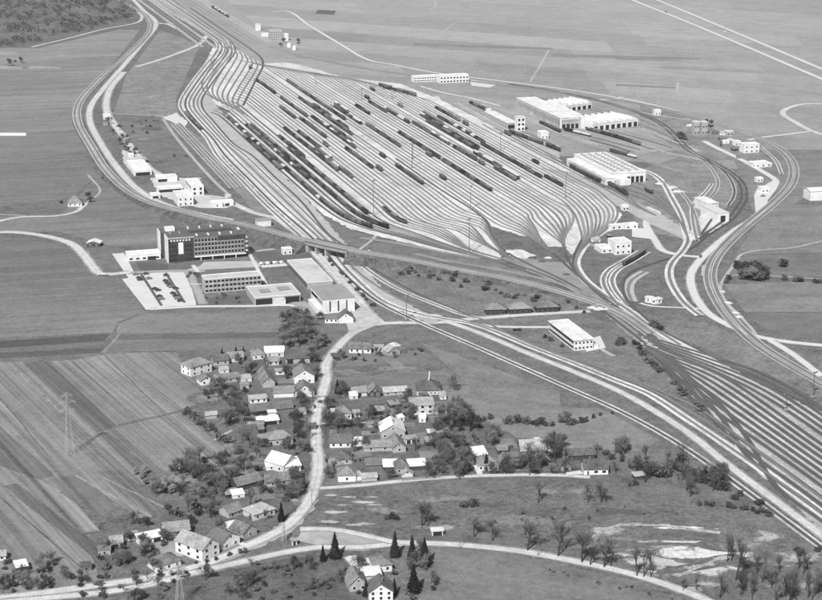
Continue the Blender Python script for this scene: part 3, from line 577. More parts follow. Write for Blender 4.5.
# ================================================================ buildings
WHITE = mat('white_render', .66, [(0.2, .15), (1.0, .2)], rough=.9); CREAM = mat('cream_render', .54, [(0.2, .2), (1.0, .25)], rough=.9)
GREYW = mat('grey_render', .36, [(0.3, .12), (1.5, .1)], rough=.9); DARKW = mat('tarred_timber_and_front_shade', .06, [(0.6, .25), (3, .2)]); WOODW = mat('weathered_boards', .16, [(0.6, .25), (3, .25)])  # DARKW: dark timber, and painted interior shade on open-fronted barn, carport and sheds
TILE = mat('old_clay_tiles', .19, [(0.2, .3), (1.0, .4), (3, .3)], rnd=.25, bump=.3); TILED = mat('dark_roof_tiles', .115, [(0.2, .3), (1.0, .4)], rnd=.25, bump=.3)
TILEL = mat('pale_fibre_cement', .34, [(0.2, .25), (1.0, .3)], rnd=.15); SHEETW = mat('bright_sheet_roof', .70, [(0.12, .22), (0.7, .25)], rough=.6); FELT = mat('felt_roof', .29, [(0.15, .12), (0.8, .12)])
GRAVR = mat('gravelled_roof', .47, [(0.1, .12), (0.6, .12)]); GLASS = mat('dark_glazing', .02, rough=.12, spec=.6); SHADE = mat('doorway_shade', .025); DOORM = mat('door_paint', .10, [(1, .1)]); CURT = mat('dark_curtain_wall', .05, [(0.4, .25)], rough=.3, spec=.5)  # SHADE: interior darkness painted as a near-black colour
TRIM = mat('white_trim', .72); CHIM = mat('brick_chimney', .17, [(1, .2)])
WM = {}
def win_mesh(w, h, d=.16):
    k = ('w', round(w, 2), round(h, 2), d)
    if k not in WM: WM[k] = MB().box(-w / 2, w / 2, -d / 2, d / 2, 0, h).mesh('window')
    return WM[k]
def frame_mesh(w, h):
    k = ('f', round(w, 2), round(h, 2))
    if k not in WM: WM[k] = MB().box(-w / 2 - .14, w / 2 + .14, -.06, .06, -.16, 0).box(-w / 2 - .14, w / 2 + .14, -.06, .06, h, h + .12).box(-w / 2 - .14, -w / 2, -.05, .05, 0, h).box(w / 2, w / 2 + .14, -.05, .05, 0, h).mesh('frame')
    return WM[k]
def window(root, x, y, z, w, h, rz=0, name='window', m=None, frame=False, fm=None):
    o = put(name, win_mesh(w, h), m or GLASS, root, (x, y, z), rz)
    if frame: put('frame', frame_mesh(w, h), fm or TRIM, o)
    return o
BLD = []                                                    # (plate x, plate y, short phrase) used to describe what stands near
def house(A, B, dep, h, roof='x', rise=None, wall=None, rm=None, label='', ref='', cat='house', name='house', win=(1, 3), side=0, chim=1, door=None, over=.5, ww=1.1, wh=1.3, opening=None, front_m=None, rz=None, width=None, attic=True, frames=True, sill=1.0, band=None):
    """A, B: plate positions of the two ends of the wall nearest the camera; dep metres back from it"""
    wall = wall or WHITE; rm = rm or TILE
    a = P(*A); b = P(*B) if B else None
    if b is not None: d = b - a; Lx = d.length; rz = math.atan2(d.y, d.x)
    else: Lx = width
    root = empty(name, a, rz); tag(root, label, cat)
    rise = (min(Lx, dep) * .33) if rise is None else rise
    m = MB()
    if roof == 'x': m.prismx([(0, 0), (dep, 0), (dep, h), (dep / 2, h + rise), (0, h)], 0, Lx)
    elif roof == 'y': m.prism([(0, 0), (Lx, 0), (Lx, h), (Lx / 2, h + rise), (0, h)], 0, dep)
    elif roof == 'shed': m.prismx([(0, 0), (dep, 0), (dep, h + rise), (0, h)], 0, Lx)
    else: m.box(0, Lx, 0, dep, 0, h)
    m.build('wall', wall, root)
    r = MB(); t = .22; o = over
    if roof == 'x':
        k = rise / (dep / 2)
        r.prismx([(-o, h - o * k + .04), (dep / 2, h + rise + .04), (dep + o, h - o * k + .04), (dep + o, h - o * k + t), (dep / 2, h + rise + t + .05), (-o, h - o * k + t)], -o, Lx + o)
    elif roof == 'y':
        k = rise / (Lx / 2)
        r.prism([(-o, h - o * k + .04), (Lx / 2, h + rise + .04), (Lx + o, h - o * k + .04), (Lx + o, h - o * k + t), (Lx / 2, h + rise + t + .05), (-o, h - o * k + t)], -o, dep + o)
    elif roof == 'shed':
        k = rise / dep; r.prismx([(-o, h - o * k + .03), (dep + o, h + rise + o * k + .03), (dep + o, h + rise + o * k + t), (-o, h - o * k + t)], -o, Lx + o)
    elif roof == 'hip':
        s = min(Lx, dep) / 2
        e = [(-o, -o), (Lx + o, -o), (Lx + o, dep + o), (-o, dep + o)]
        if Lx >= dep: q = [(s, dep / 2), (Lx - s, dep / 2)]
        else: q = [(Lx / 2, s), (Lx / 2, dep - s)]
        z0 = h + .02; zr = h + rise
        n = 0; r.v = [(x, y, z0) for x, y in e] + [(x, y, z0 + t) for x, y in e] + [(x, y, zr + t) for x, y in q]
        r.f = [(3, 2, 1, 0), (0, 1, 5, 4), (1, 2, 6, 5), (2, 3, 7, 6), (3, 0, 4, 7)]
        if Lx >= dep: r.f += [(4, 5, 9, 8), (6, 7, 8, 9), (5, 6, 9), (7, 4, 8)]
        else: r.f += [(4, 5, 8), (5, 6, 9, 8), (6, 7, 9), (7, 4, 8, 9)]
    else:
        r.box(-o, Lx + o, -o, dep + o, h + .01, h + .35)
        if roof == 'parapet': r = MB().box(-.15, Lx + .15, -.15, dep + .15, h + .01, h + .2)
    ro = r.build('roof', rm, root)
    if roof == 'parapet':
        p = MB(); p.box(-.15, Lx + .15, -.15, .15, h + .21, h + .6).box(-.15, Lx + .15, dep - .15, dep + .15, h + .21, h + .6).box(-.15, .15, .155, dep - .155, h + .21, h + .6).box(Lx - .15, Lx + .15, .155, dep - .155, h + .21, h + .6); p.build('parapet', TRIM, ro)
    if chim:
        for c in range(chim):
            cx, cy = (Lx * (.3 + .4 * c), dep * .5 + .6) if roof != 'y' else (Lx * .5 + .7, dep * (.4 + .3 * c))
            MB().box(cx - .35, cx + .35, cy - .35, cy + .35, h + rise * .5, h + rise + 1.0).box(cx - .43, cx + .43, cy - .43, cy + .43, h + rise + 1.001, h + rise + 1.15).build('chimney', CHIM, ro)
    rows, n = win
    if front_m is not None: MB().box(.12, Lx - .12, -.05, .05, .0, h - .1).build('front_boarding', front_m, root)
    fy = -.05 if front_m is None else -.1
    if opening:
        for (f0, f1, z1) in opening: MB().box(Lx * f0, Lx * f1, fy - .06, .3, .02, z1).build('doorway', SHADE, root)  # no recess is cut: a solid near-black box paints the shade inside
    for rI in range(rows):
        zz = sill + rI * (h / max(1, rows)) if rows > 1 else min(sill, h - wh - .2)
        for i in range(n):
            x = Lx * (i + .5) / n
            if opening and any(Lx * f0 - ww / 2 < x < Lx * f1 + ww / 2 and zz < z1 for f0, f1, z1 in opening): continue
            if door is not None and rI == 0 and i == door: MB().box(x - .5, x + .5, fy - .06, .06, .02, 2.05).build('door', DOORM, root); continue
            window(root, x, fy, zz, ww, wh, frame=frames)
    for i in range(side):
        y = dep * (i + .5) / side
        for rI in range(rows):
            zz = sill + rI * (h / max(1, rows)) if rows > 1 else min(sill, h - wh - .2)
            window(root, -.05, y, zz, ww, wh, math.pi / 2, frame=frames); window(root, Lx + .05, y, zz, ww, wh, math.pi / 2, frame=frames)
    if attic and roof == 'y' and rise > 1.4: window(root, Lx / 2, -.05, h + rise * .28, .9, .9, frame=frames)
    if band: MB().box(-.1, Lx + .1, -.1, -.01, band[0], band[1]).build('band', TRIM, root)
    c = a + (P(*B) - a) * .5 if B else a
    BLD.append((*proj(c), ref or label)); return root
FENCE = mat('garden_fence', .18, [(2, .3)])
H = house
# ---- village, west side of the main road
H((191, 377), (212, 371.5), 10, 5.6, 'hip', 3.2, WHITE, TILE, 'two storey white house with broad hipped roof beside the ploughed strips', 'the broad hipped white house', win=(2, 3), side=2)
H((201, 386), (214, 384), 7.5, 3.0, 'y', 2.2, WHITE, TILE, 'low white gable end house in front of the broad hipped house', 'the low white gable house', win=(1, 2))
H((215.5, 384.5), (240, 381.5), 7, 2.8, 'x', 2, GREYW, TILE, 'long low grey wing joined behind the low white gable house', 'the long low grey wing', win=(1, 4), chim=0)
H((214, 366), (229, 364.5), 8, 3, 'x', 2.2, GREYW, TILED, 'dark tiled outbuilding right of the broad hipped house', 'the dark tiled outbuilding', win=(1, 2), chim=0, cat='outbuilding', name='outbuilding')
H((228, 362.5), (243.5, 361.5), 8, 3, 'x', 2.2, CREAM, TILE, 'cream cottage with grey tiles backing onto the upper field', 'the cream cottage under the field', win=(1, 3))
H((253, 360), (265, 359), 8, 3.2, 'hip', 2.8, CREAM, TILE, 'small cottage with steep hipped roof left of the bright sheet roof', 'the steep hipped cottage', win=(1, 2))
H((265, 357.5), (284, 357), 7, 3, 'shed', 1.6, CREAM, SHEETW, 'shed with bright white sloping sheet roof at the village top', 'the bright sheet roofed shed', 'shed', 'shed', win=(1, 2), chim=0)
H((268, 366), (279, 365), 6, 2.8, 'x', 1.8, CREAM, TILE, 'little cream cottage just below the bright sheet roofed shed', 'the little cream cottage', win=(1, 2))
H((286, 364), (310, 363), 11, 3.4, 'x', 3.6, GREYW, TILED, 'large barn with big dark roof and dark doorways above the gabled pair', 'the large dark roofed barn', 'barn', 'barn', win=(1, 0), chim=0, opening=[(.05, .3, 2.8), (.6, .78, 2.6)])
H((276, 375), (284.5, 374.5), 4, 2.4, 'flat', 0, WHITE, TILEL, 'tiny white flat roofed annexe with one dark window in the yard', 'the tiny white annexe', 'outbuilding', 'outbuilding', win=(1, 1), chim=0, ww=2.2, wh=.9)
H((263, 388), (275, 387), 20, 3.4, 'y', 2.8, GREYW, TILE, 'long farm wing running back from the gabled pair with pale ridge', 'the long farm wing', 'outbuilding', 'farm_wing', win=(1, 0), chim=0)
H((274, 398), (294, 397), 8, 3, 'x', 2.4, WHITE, TILE, 'white side wing with long tiled roof left of the lower gable', 'the white side wing', win=(1, 0), chim=0)
H((294.5, 384), (314.5, 383), 12, 4.6, 'y', 3.6, WHITE, TILE, 'upper of the two white gabled houses side by side at the road', 'the upper white gable', win=(1, 2), chim=1)
H((295, 397.5), (314.5, 396.5), 10, 3.4, 'y', 3.6, WHITE, TILE, 'lower of the two white gabled houses side by side at the road', 'the lower white gable', win=(1, 0), chim=0)
H((250, 404), (267, 402.5), 5, 2.6, 'shed', .6, WHITE, TILEL, 'low white hut with three dark openings below the farm wing', 'the low white hut', 'hut', 'hut', win=(1, 3), chim=0)
H((251, 416), (293, 411.5), 9, 2.6, 'x', 2.6, WOODW, TILED, 'very long dark roofed barn across the garden below the gabled pair', 'the very long dark barn', 'barn', 'barn', win=(1, 0), chim=0, opening=[(.05, .4, 2.2)])
H((268.5, 419.5), (276, 419), 3.5, 4, 'flat', 0, WHITE, SHEETW, 'small white cube outbuilding below the very long dark barn', 'the small white cube', 'outbuilding', 'outbuilding', win=(1, 0), chim=0)
H((258, 426), (279, 424), 5, 2.4, 'shed', .8, GREYW, SHEETW, 'lean-to with pale sheet roof beside the small white cube', 'the pale lean-to', 'shed', 'shed', win=(1, 0), chim=0, opening=[(.1, .9, 2)])
H((206, 419), (217, 418), 4, 2.2, 'x', 1.2, GREYW, TILEL, 'small pale roofed shed alone among western garden bushes', 'the lone pale shed', 'shed', 'shed', win=(1, 0), chim=0)
H((268, 446), (293, 444), 9, 3.2, 'hip', 3.4, GREYW, TILE, 'grey house with pyramid roof facing a walled garden west of the road', 'the pyramid roofed house', win=(1, 4))
r1 = H((266, 468), (284, 473), 11, 4.2, 'x', 3.4, CREAM, SHEETW, 'house with blinding white metal roof turned askew to the road', 'the blinding white roof', win=(1, 2))
H((286, 473), (301, 471), 8, 3.2, 'shed', 1.4, WHITE, SHEETW, 'white annexe with low bright roof right of the blinding white roof', 'the bright annexe', win=(1, 2), chim=0)
H((238, 491.5), (262, 485), 8, 3, 'x', 2.6, DARKW, TILE, 'open fronted barn with pale tiles and black shadowed front', 'the open fronted barn', 'barn', 'barn', win=(1, 0), chim=0)  # front is a solid wall; the open barn's shade is its dark colour
H((267, 487.5), (290, 484.5), 8, 2.8, 'x', 2.6, GREYW, TILE, 'plain grey tiled barn just right of the open fronted barn', 'the plain grey barn', 'barn', 'barn', win=(1, 2), chim=0)
H((254, 521), (275, 514.5), 9, 3, 'hip', 3.2, CREAM, TILEL, 'pale hip roofed house close to the road bend', 'the pale hip roofed house', win=(1, 3))
H((229, 519), (243, 514), 8, 2.8, 'x', 2.4, GREYW, TILE, 'small grey tiled cottage left of the pale hip roofed house', 'the small grey cottage', win=(1, 2))
H((243, 540), (257, 534), 9, 3.2, 'y', 2.8, GREYW, TILE, 'grey gable cottage tight against the road embankment', 'the grey roadside cottage', win=(1, 1))
H((230, 531), (240, 528.5), 4, 2.2, 'shed', .5, WHITE, SHEETW, 'tiny white roofed shed behind the two storey gabled house', 'the tiny white roofed shed', 'shed', 'shed', win=(1, 0), chim=0)
H((222, 551), (240, 543.5), 10, 4, 'y', 3, WHITE, TILED, 'white gabled house with dark roof right of the two storey farmhouse', 'the dark roofed gabled house', win=(1, 2))
H((202.5, 562), (219.5, 554), 17, 5.8, 'y', 3.4, WHITE, TILEL, 'two storey white farmhouse with pale roof and dark framed gable windows', 'the two storey farmhouse', win=(2, 2), side=3, ww=1.5)
H((164, 538), (190, 535), 8, 3, 'x', 2.8, WOODW, TILE, 'tiled barn with dark openings at the back of the farmyard', 'the back barn of the farmyard', 'barn', 'barn', win=(1, 0), chim=0, opening=[(.5, .68, 2.6), (.74, .95, 2.6)])
H((140, 546), (163, 541), 5, 2.8, 'shed', .9, WHITE, SHEETW, 'long lean-to with white sheet roof closing the farmyard on the left', 'the white roofed lean-to', 'shed', 'shed', win=(1, 0), chim=0, opening=[(.2, .5, 2.2), (.6, .9, 2.2)])
H((157, 573), (181, 566), 9, 3, 'hip', 3, WHITE, TILE, 'low white hip roofed cottage in front of the farmyard', 'the low cottage before the farmyard', win=(1, 3))
H((124, 541), (138, 539.5), 4, 2.2, 'shed', .4, WHITE, TILEL, 'small whitish shed left of the white roofed lean-to', 'the small whitish shed', 'shed', 'shed', win=(1, 1), chim=0)
H((-2, 561), (6, 560), 5, 2.4, 'x', 1.4, WHITE, TILEL, 'white hut corner at the left picture edge', 'the hut at the left edge', 'hut', 'hut', win=(1, 1), chim=0)
H((17, 573), (28, 571), 5, 2.6, 'shed', .8, DARKW, SHEETW, 'dark shed with pale roof edge in the lower left garden', 'the dark lower left shed', 'shed', 'shed', win=(1, 0), chim=0)
# ---- below the lower road
H((350, 592), (367, 590), 11, 3.4, 'y', 3.4, GREYW, TILE, 'grey gabled house with dark gable window below the lower road', 'the grey gabled house below the road', win=(1, 2))
H((366, 584), (381, 583), 8, 4, 'flat', 0, GREYW, SHEETW, 'flat building with gleaming white roof between two tiled houses', 'the gleaming flat roof', 'garage', 'garage', win=(1, 2), chim=0)
H((374, 573), (392, 571), 8, 3.2, 'hip', 2.8, WHITE, TILE, 'tiled house with white gable corner under the row of firs', 'the house under the firs', win=(1, 2))
H((369, 602), (393, 601), 10, 4.4, 'y', 3.6, WHITE, TILED, 'dark roofed house with white front at the bottom edge', 'the dark roofed house at the bottom edge', win=(2, 3))
# ---- village, east side
H((349, 353), (371, 353.5), 7, 3, 'x', 2.6, WHITE, TILE, 'long white cottage by the road above the fallow field', 'the long white cottage', win=(1, 4), door=2)
H((388, 356), (400, 354), 7, 2.4, 'y', 2.6, GREYW, TILEL, 'half ruined pale gabled shed among rubble and bushes', 'the half ruined shed', 'shed', 'shed', win=(1, 0), chim=0)
H((374, 352), (383, 352), 6, 2.6, 'flat', 0, WHITE, GREYW, 'roofless white walled ruin between cottage and half ruined shed', 'the roofless ruin', 'ruin', 'ruin', win=(1, 2), chim=0)
H((353, 397.5), (367, 396), 7, 2.8, 'x', 2.2, CREAM, TILE, 'barn with one black doorway right of the lone dark fir', 'the barn beside the lone fir', 'barn', 'barn', win=(1, 0), chim=0, opening=[(.05, .6, 2.4)])
H((369, 397.5), (381, 397), 9, 2.8, 'y', 3.4, DARKW, TILE, 'dark timber gable house with pale roof edges', 'the dark timber gable', win=(1, 2))
H((384, 396), (407, 394.5), 6, 2.4, 'x', 1.8, GREYW, TILEL, 'long pale roofed stable right of the dark timber gable', 'the long pale stable', 'stable', 'stable', win=(1, 3), chim=0)
ch = H((417, 395.5), (441, 395), 14, 2.8, 'hip', 4.6, CREAM, TILED, 'big dark hipped barn with row of small windows and tall white flue', 'the big dark hipped barn', 'barn', 'barn', win=(1, 6), chim=0, ww=.9, wh=.8)
MB().tube((7, 6, 6), (7.6, 6, 12.2), .35, .32, 8, True).build('flue', TRIM, ch)
H((411, 415), (434, 414), 9, 5.4, 'shed', 1.2, CREAM, TILEL, 'two storey pale house with flat looking roof and dark windows', 'the two storey pale house', win=(2, 3), chim=0, ww=1.6)
H((435, 414.5), (446, 414), 5, 2.4, 'flat', 0, CREAM, TILEL, 'flat roofed garage right of the two storey pale house', 'the flat garage', 'garage', 'garage', win=(1, 0), chim=0, opening=[(.3, .9, 2)])
H((337, 419.5), (351.5, 419), 9, 3.2, 'hip', 3.2, WHITE, TILE, 'square white cottage with pyramid roof near the road corner', 'the square white cottage', win=(1, 3), door=1)
H((354, 417.5), (360, 417), 4, 2.4, 'shed', .4, WHITE, TILEL, 'little white shed right of the square white cottage', 'the little white shed', 'shed', 'shed', win=(1, 0), chim=0)
H((369, 415), (384, 414.5), 5, 2.4, 'x', 1.6, DARKW, TILE, 'shed with two black openings behind the square cottage', 'the shed with two black openings', 'shed', 'shed', win=(1, 0), chim=0, opening=[(.1, .4, 2), (.55, .95, 2)])
H((381, 439), (405, 438), 13, 4.2, 'y', 3.4, GREYW, SHEETW, 'broad grey gable house with glaring white roof slopes', 'the glaring white gable roof', win=(1, 3))
H((330, 448), (351.5, 447.5), 9, 3, 'x', 3, WHITE, TILED, 'white walled house with plain dark roof east of the road', 'the plain dark roofed house', win=(1, 3))
H((353, 446.5), (363, 446), 5, 3, 'flat', 0, WHITE, SHEETW, 'white flat roofed box right of the plain dark roofed house', 'the white flat box', 'garage', 'garage', win=(1, 0), chim=0)
H((364, 452), (392, 451), 8, 2.6, 'x', 2.2, GREYW, TILE, 'long low grey barn between white box and grey gable', 'the long low grey barn', 'barn', 'barn', win=(1, 2), chim=0)
H((393, 453), (406, 452), 14, 3, 'y', 2.6, GREYW, TILE, 'grey barn running back under the glaring white gable roof', 'the grey barn running back', 'barn', 'barn', win=(1, 1), chim=0)
H((406, 444), (417, 443), 5, 2.6, 'flat', 0, WHITE, TILEL, 'white open veranda shed with black openings', 'the veranda shed', 'shed', 'shed', win=(1, 0), chim=0, opening=[(.08, .42, 2), (.55, .92, 2)])
H((428.5, 438), (448, 437), 5, 2.8, 'flat', 0, DARKW, SHEETW, 'open carport with thin white roof below the big tree', 'the open carport', 'carport', 'carport', win=(1, 0), chim=0)  # closed dark box; shade under the carport roof is in the wall colour
H((331, 465), (352, 464), 10, 2.8, 'hip', 3, GREYW, TILED, 'dark roofed grey house second row east of the road', 'the dark grey second row house', win=(1, 2))
H((338, 482), (356, 481.5), 9, 3.4, 'hip', 3.4, WHITE, TILE, 'white corner house with hipped roof where the lane leaves the road', 'the white corner house', win=(1, 1))
H((357, 481), (361.5, 480.5), 5, 3, 'flat', 0, WHITE, TILEL, 'narrow white porch block right of the white corner house', 'the white porch block', 'outbuilding', 'outbuilding', win=(1, 0), chim=0)
H((362, 482), (377, 481), 6, 2.2, 'x', 1.2, GREYW, TILEL, 'low pale roofed shed along the lane', 'the low pale lane shed', 'shed', 'shed', win=(1, 0), chim=0)
H((366, 470), (382, 469), 7, 2.6, 'x', 2.2, WOODW, TILED, 'dark barn behind the low pale lane shed', 'the dark barn behind the lane', 'barn', 'barn', win=(1, 0), chim=0)
H((384, 471.5), (398, 471), 6, 2.6, 'shed', 1.4, DARKW, SHEETW, 'shed with white roof and black open front left of a dark hipped house', 'the black fronted shed', 'shed', 'shed', win=(1, 0), chim=0)  # solid front, shade of the open side painted near-black
H((396, 474), (409, 473), 8, 3, 'hip', 3.6, GREYW, TILED, 'dark steep hipped cottage between two white roofed sheds', 'the dark steep hipped cottage', win=(1, 2))
H((409, 471), (426, 470), 6, 2.6, 'shed', 1.2, DARKW, SHEETW, 'shed with white roof and black open front right of a dark hipped house', 'the right black fronted shed', 'shed', 'shed', win=(1, 0), chim=0)  # solid front here too, open-side shade painted into the wall
H((402, 477.5), (413, 477), 4, 1.8, 'y', 1.6, CREAM, TILEL, 'small pale gabled hut on the lane below the dark hipped cottage', 'the small pale lane hut', 'hut', 'hut', win=(1, 0), chim=0)
H((478.5, 471), (498.5, 470.5), 9, 3, 'hip', 3.2, WHITE, TILE, 'white house behind the dark fir with a pale metal roof slope', 'the white house behind the fir', win=(1, 4))
H((472, 461), (487, 459), 6, 2.8, 'shed', 2, GREYW, SHEETW, 'outbuilding with bright tilted roof behind the white house', 'the bright tilted roof', 'outbuilding', 'outbuilding', win=(1, 0), chim=0)
H((500, 468), (512, 467.5), 8, 2.4, 'y', 3.2, DARKW, TILE, 'dark gabled cottage right of the white house and fir', 'the dark gabled cottage', win=(1, 1))  # all walls in one near-black tone
H((507, 461.5), (518, 461), 5, 2.6, 'x', 1.4, DARKW, TILED, 'black shed behind the dark gabled cottage', 'the black shed', 'shed', 'shed', win=(1, 0), chim=0)
H((521, 456), (546, 455), 11, 2.8, 'x', 4, WOODW, TILEL, 'large pale roofed barn with dark front left of the round bare tree', 'the large pale roofed barn', 'barn', 'barn', win=(1, 0), chim=0, opening=[(.7, .98, 2.4)])
H((537, 463.5), (549, 463), 6, 2, 'y', 2.8, DARKW, TILEL, 'dark little gable hut below the large pale roofed barn', 'the dark little gable hut', 'hut', 'hut', win=(1, 0), chim=0)
H((561, 471), (571, 470.8), 7, 2, 'y', 3.4, WHITE, TILE, 'small steep roofed house with dark gable over white wall', 'the small steep house', win=(1, 1), ww=2)
H((568, 461), (595, 459.5), 7, 3, 'x', 2.2, DARKW, TILED, 'long black fronted barn behind the lane end house', 'the long black fronted barn', 'barn', 'barn', win=(1, 0), chim=0)
H((584, 475), (608, 474.5), 9, 3.2, 'x', 3.4, WHITE, TILED, 'white house with plain dark roof and two windows at the lane end', 'the lane end house', win=(1, 3), door=0, ww=1.9)
H((635, 480), (645, 479), 4, 2, 'shed', .4, DARKW, TILEL, 'flat dark shed below the thicket at the field corner', 'the flat dark shed', 'shed', 'shed', win=(1, 0), chim=0)
H((432, 536), (443, 535.5), 3, 2.4, 'flat', 0, CREAM, SHEETW, 'small roadside shelter with pale flat roof by the lower road', 'the roadside shelter', 'shelter', 'shelter', win=(1, 0), chim=0, opening=[(.1, .9, 2)])
H((292, 545.5), (297, 545), 2, 2.4, 'flat', 0, CREAM, TILEL, 'little kiosk on the grass triangle by the junction', 'the little kiosk', 'kiosk', 'kiosk', win=(1, 0), chim=0, opening=[(.25, .75, 1.9)])
# ---- outlying
H((68, 207), (82, 206.5), 9, 3, 'hip', 5.2, WHITE, TILE, 'lone white farm cottage on the left by the field track', 'the lone white cottage', win=(1, 3))
H((87, 247), (100, 247), 8, 2.8, 'y', 1.8, DARKW, SHEETW, 'lone shed with bright roof and dark front above the curving lane', 'the lone bright roofed shed', 'shed', 'shed', win=(1, 2), chim=0)
for i, (a, b) in enumerate([((486, 315), (505, 314.5)), ((510, 314.5), (531, 313.5)), ((537, 313), (558, 312))]):
    H(a, b, 9, 3.6, 'hip', 3.0, DARKW, TILE, ['left', 'middle', 'right'][i] + ' of the three dark timber huts in a row above the crossing', ['the left timber hut', 'the middle timber hut', 'the right timber hut'][i], 'hut', 'timber_hut', win=(1, 4), chim=0, frames=False, over=.9)
for i, (a, b, h) in enumerate([((645, 302), (651, 303), 3.2), ((651.5, 304), (656, 304), 2.6), ((656.5, 304), (662, 303), 3)]):
    H(a, b, 4, h, 'flat', 0, WHITE, SHEETW, ['left', 'middle', 'right'][i] + ' of three white cabins standing alone on the grass in the loop', ['the left white cabin', 'the middle white cabin', 'the right white cabin'][i], 'cabin', 'cabin', win=(1, 1), chim=0)
H((810, 201), (830, 200), 14, 8, 'x', 1.5, WHITE, SHEETW, 'white barn cut by the right picture edge', 'the white barn at the right edge', 'barn', 'barn', win=(1, 0), chim=0)
# ================================================================ administration block, works and depots (all squared to the yard)
BR = mat('dark_brick', .085, [(0.5, .2), (2, .15)])
PANEL = mat('pale_facade_panel', .40, [(0.5, .1)])
hq = empty('office_block', P(168, 263), AL); tag(hq, 'five storey office block with dark glazed stair tower, white gable and rear wing', 'office block')
BLD.append((205, 262, 'the office block'))
MB().box(.6, 19.4, 0, 13, 0, 18).build('tower', CURT, hq)
MB().box(0, .6, -.3, 13.3, 0, 18.6).build('gable_wall', WHITE, hq); MB().box(.61, 19.8, -.3, -.02, 17.4, 18.6).build('parapet', GREYW, hq)
MB().box(8, 11.6, -.18, -.02, 6, 14.6).build('stair_panel', TRIM, hq)
for i in range(7): window(hq, 3 + i * 2.2, -.06, 15.6, 1.2, 1.1, m=TRIM, frame=False)
for r in range(5):
    for c in range(6):
        x = 2.2 + c * 1.1 if c < 3 else 13.4 + (c - 3) * 1.9
        if c < 3: x = 2 + c * 2.0
        if r < 4 or c == 0: window(hq, x, -.05, 1.2 + r * 3.3, 1.2, 1.5, frame=False)
MB().box(19.41, 57, .2, 14, 3.4, 17.2).build('wing', mat('wing_panels', .17, [(.5, .2)]), hq); MB().box(19.41, 56, 2.2, 13.6, 0, 3.39).build('ground_floor', BR, hq)
MB().box(19.5, 57.6, -.6, .18, 2.7, 3.39).build('canopy_slab', TRIM, hq); MB().box(37, 57.2, -.02, .19, 13.9, 17.3).build('dark_top_storey', CURT, hq)
for c in range(15):
    x = 20.9 + c * 2.45
    MB().box(x - 1.3, x - 1.02, -.12, .19, 3.4, 13.85 if c > 6 else 17.0).build('pilaster', PANEL, hq)
    for r in range(4 if c > 6 else 4):
        window(hq, x, .14, 4.5 + r * 3.25, 1.5, 1.75, frame=False); put('spandrel', win_mesh(1.5, .7), PANEL, hq, (x, .12, 3.55 + r * 3.25))
for c in range(4): MB().box(24 + c * 8.6, 24.5 + c * 8.6, -.4, .1, 0, 2.69).build('column', TRIM, hq)
for r in range(4):
    MB().box(57.01, 59.2, 1.5, 6, 4.2 + r * 3.3, 4.4 + r * 3.3).box(57.01, 59.2, 1.45, 1.6, 4.41 + r * 3.3, 5.4 + r * 3.3).build('balcony', TRIM, hq); MB().box(57.01, 58.6, 27, 31, 4.2 + r * 3.3, 5.3 + r * 3.3).build('balcony', TRIM, hq)
MB().box(0.61, 19.4, 13.31, 24, 0, 16.6).build('link_block', BR, hq); MB().box(-1.2, 52, 24.01, 35, 0, 16.8).build('rear_wing', BR, hq); MB().box(-1.9, -1.21, 23.5, 35.4, 0, 17.6).build('gable_wall', WHITE, hq)
MB().box(19.41, 50, 14.01, 24, 0, 7).build('court_roof', GRAVR, hq)
ROOFD = mat('bitumen_roof', .12, [(0.2, .15), (1, .15)])
MB().box(.6, 19.4, .05, 13, 18.01, 18.15).build('roof', ROOFD, hq); MB().box(19.41, 57, .2, 14, 17.3, 17.45).build('roof', ROOFD, hq); MB().box(.61, 19.4, 13.31, 24, 16.61, 16.75).build('roof', ROOFD, hq); MB().box(-1.2, 52, 24.01, 35, 16.81, 16.95).build('roof', ROOFD, hq)
MB().box(3, 10, 26, 32, 16.96, 19.6).build('lift_house', WHITE, hq)
for i in range(4): MB().box(20 + i * 8.5, 20.8 + i * 8.5, 29, 33, 16.96, 18.0).build('skylight', TRIM, hq); MB().box(22 + i * 8.5, 23 + i * 8.5, 4, 8, 17.46, 18.5).build('skylight', TRIM, hq)
for x in (5, 12): MB().box(x, x + .5, 14, 23.6, 16.76, 17.4).build('roof_duct', PANEL, hq)
for c in range(12): window(hq, 22 + c * 2.4, 23.98, 12.4, 1.5, 1.8, frame=False)
def hall(A, w, dep, h, label, ref, roof='parapet', wall=None, rm=None, cat='building', name='works_building', **k):
    k.setdefault('chim', 0); k.setdefault('win', (1, 0)); k.setdefault('frames', False); k.setdefault('over', .25)
    return house(A, None, dep, h, roof, k.pop('rise', 0), wall or WHITE, rm or GRAVR, label, ref, cat, name, rz=k.pop('rz', AL), width=w, **k)
c1 = hall((205, 293.5), 39, 11, 9.6, 'three storey office wing with ribbon windows in front of the office block', 'the three storey office wing', wall=mat('grimy_render', .38, [(.15, .25), (.8, .3)]), win=(3, 14), ww=2.0, wh=1.5)
c2 = hall((255, 305.5), 31, 28, 5, 'flat roofed canteen pavilion with dark glazed front beside the office wing', 'the canteen pavilion', wall=GREYW, cat='pavilion', name='pavilion', win=(1, 0), opening=[(.02, .38, 4.2), (.62, .98, 4.2)])
MB().box(12, 20, -4, 0.2, 0, 4).build('porch', CREAM, c2); MB().box(6, 13, 10, 17, 5.61, 6.1).build('roof_light', FELT, c2); MB().box(19, 27, 12, 19, 5.61, 6.1).build('roof_light', FELT, c2)
c3 = hall((307.5, 289.5), 18, 62, 4.4, 'long low flat hall with pale stained roof beside the yard road', 'the long flat hall', wall=GREYW, cat='hall', name='hall', rm=mat('stained_roof', .50, [(0.04, .22), (0.2, .15), (1, .1)]))
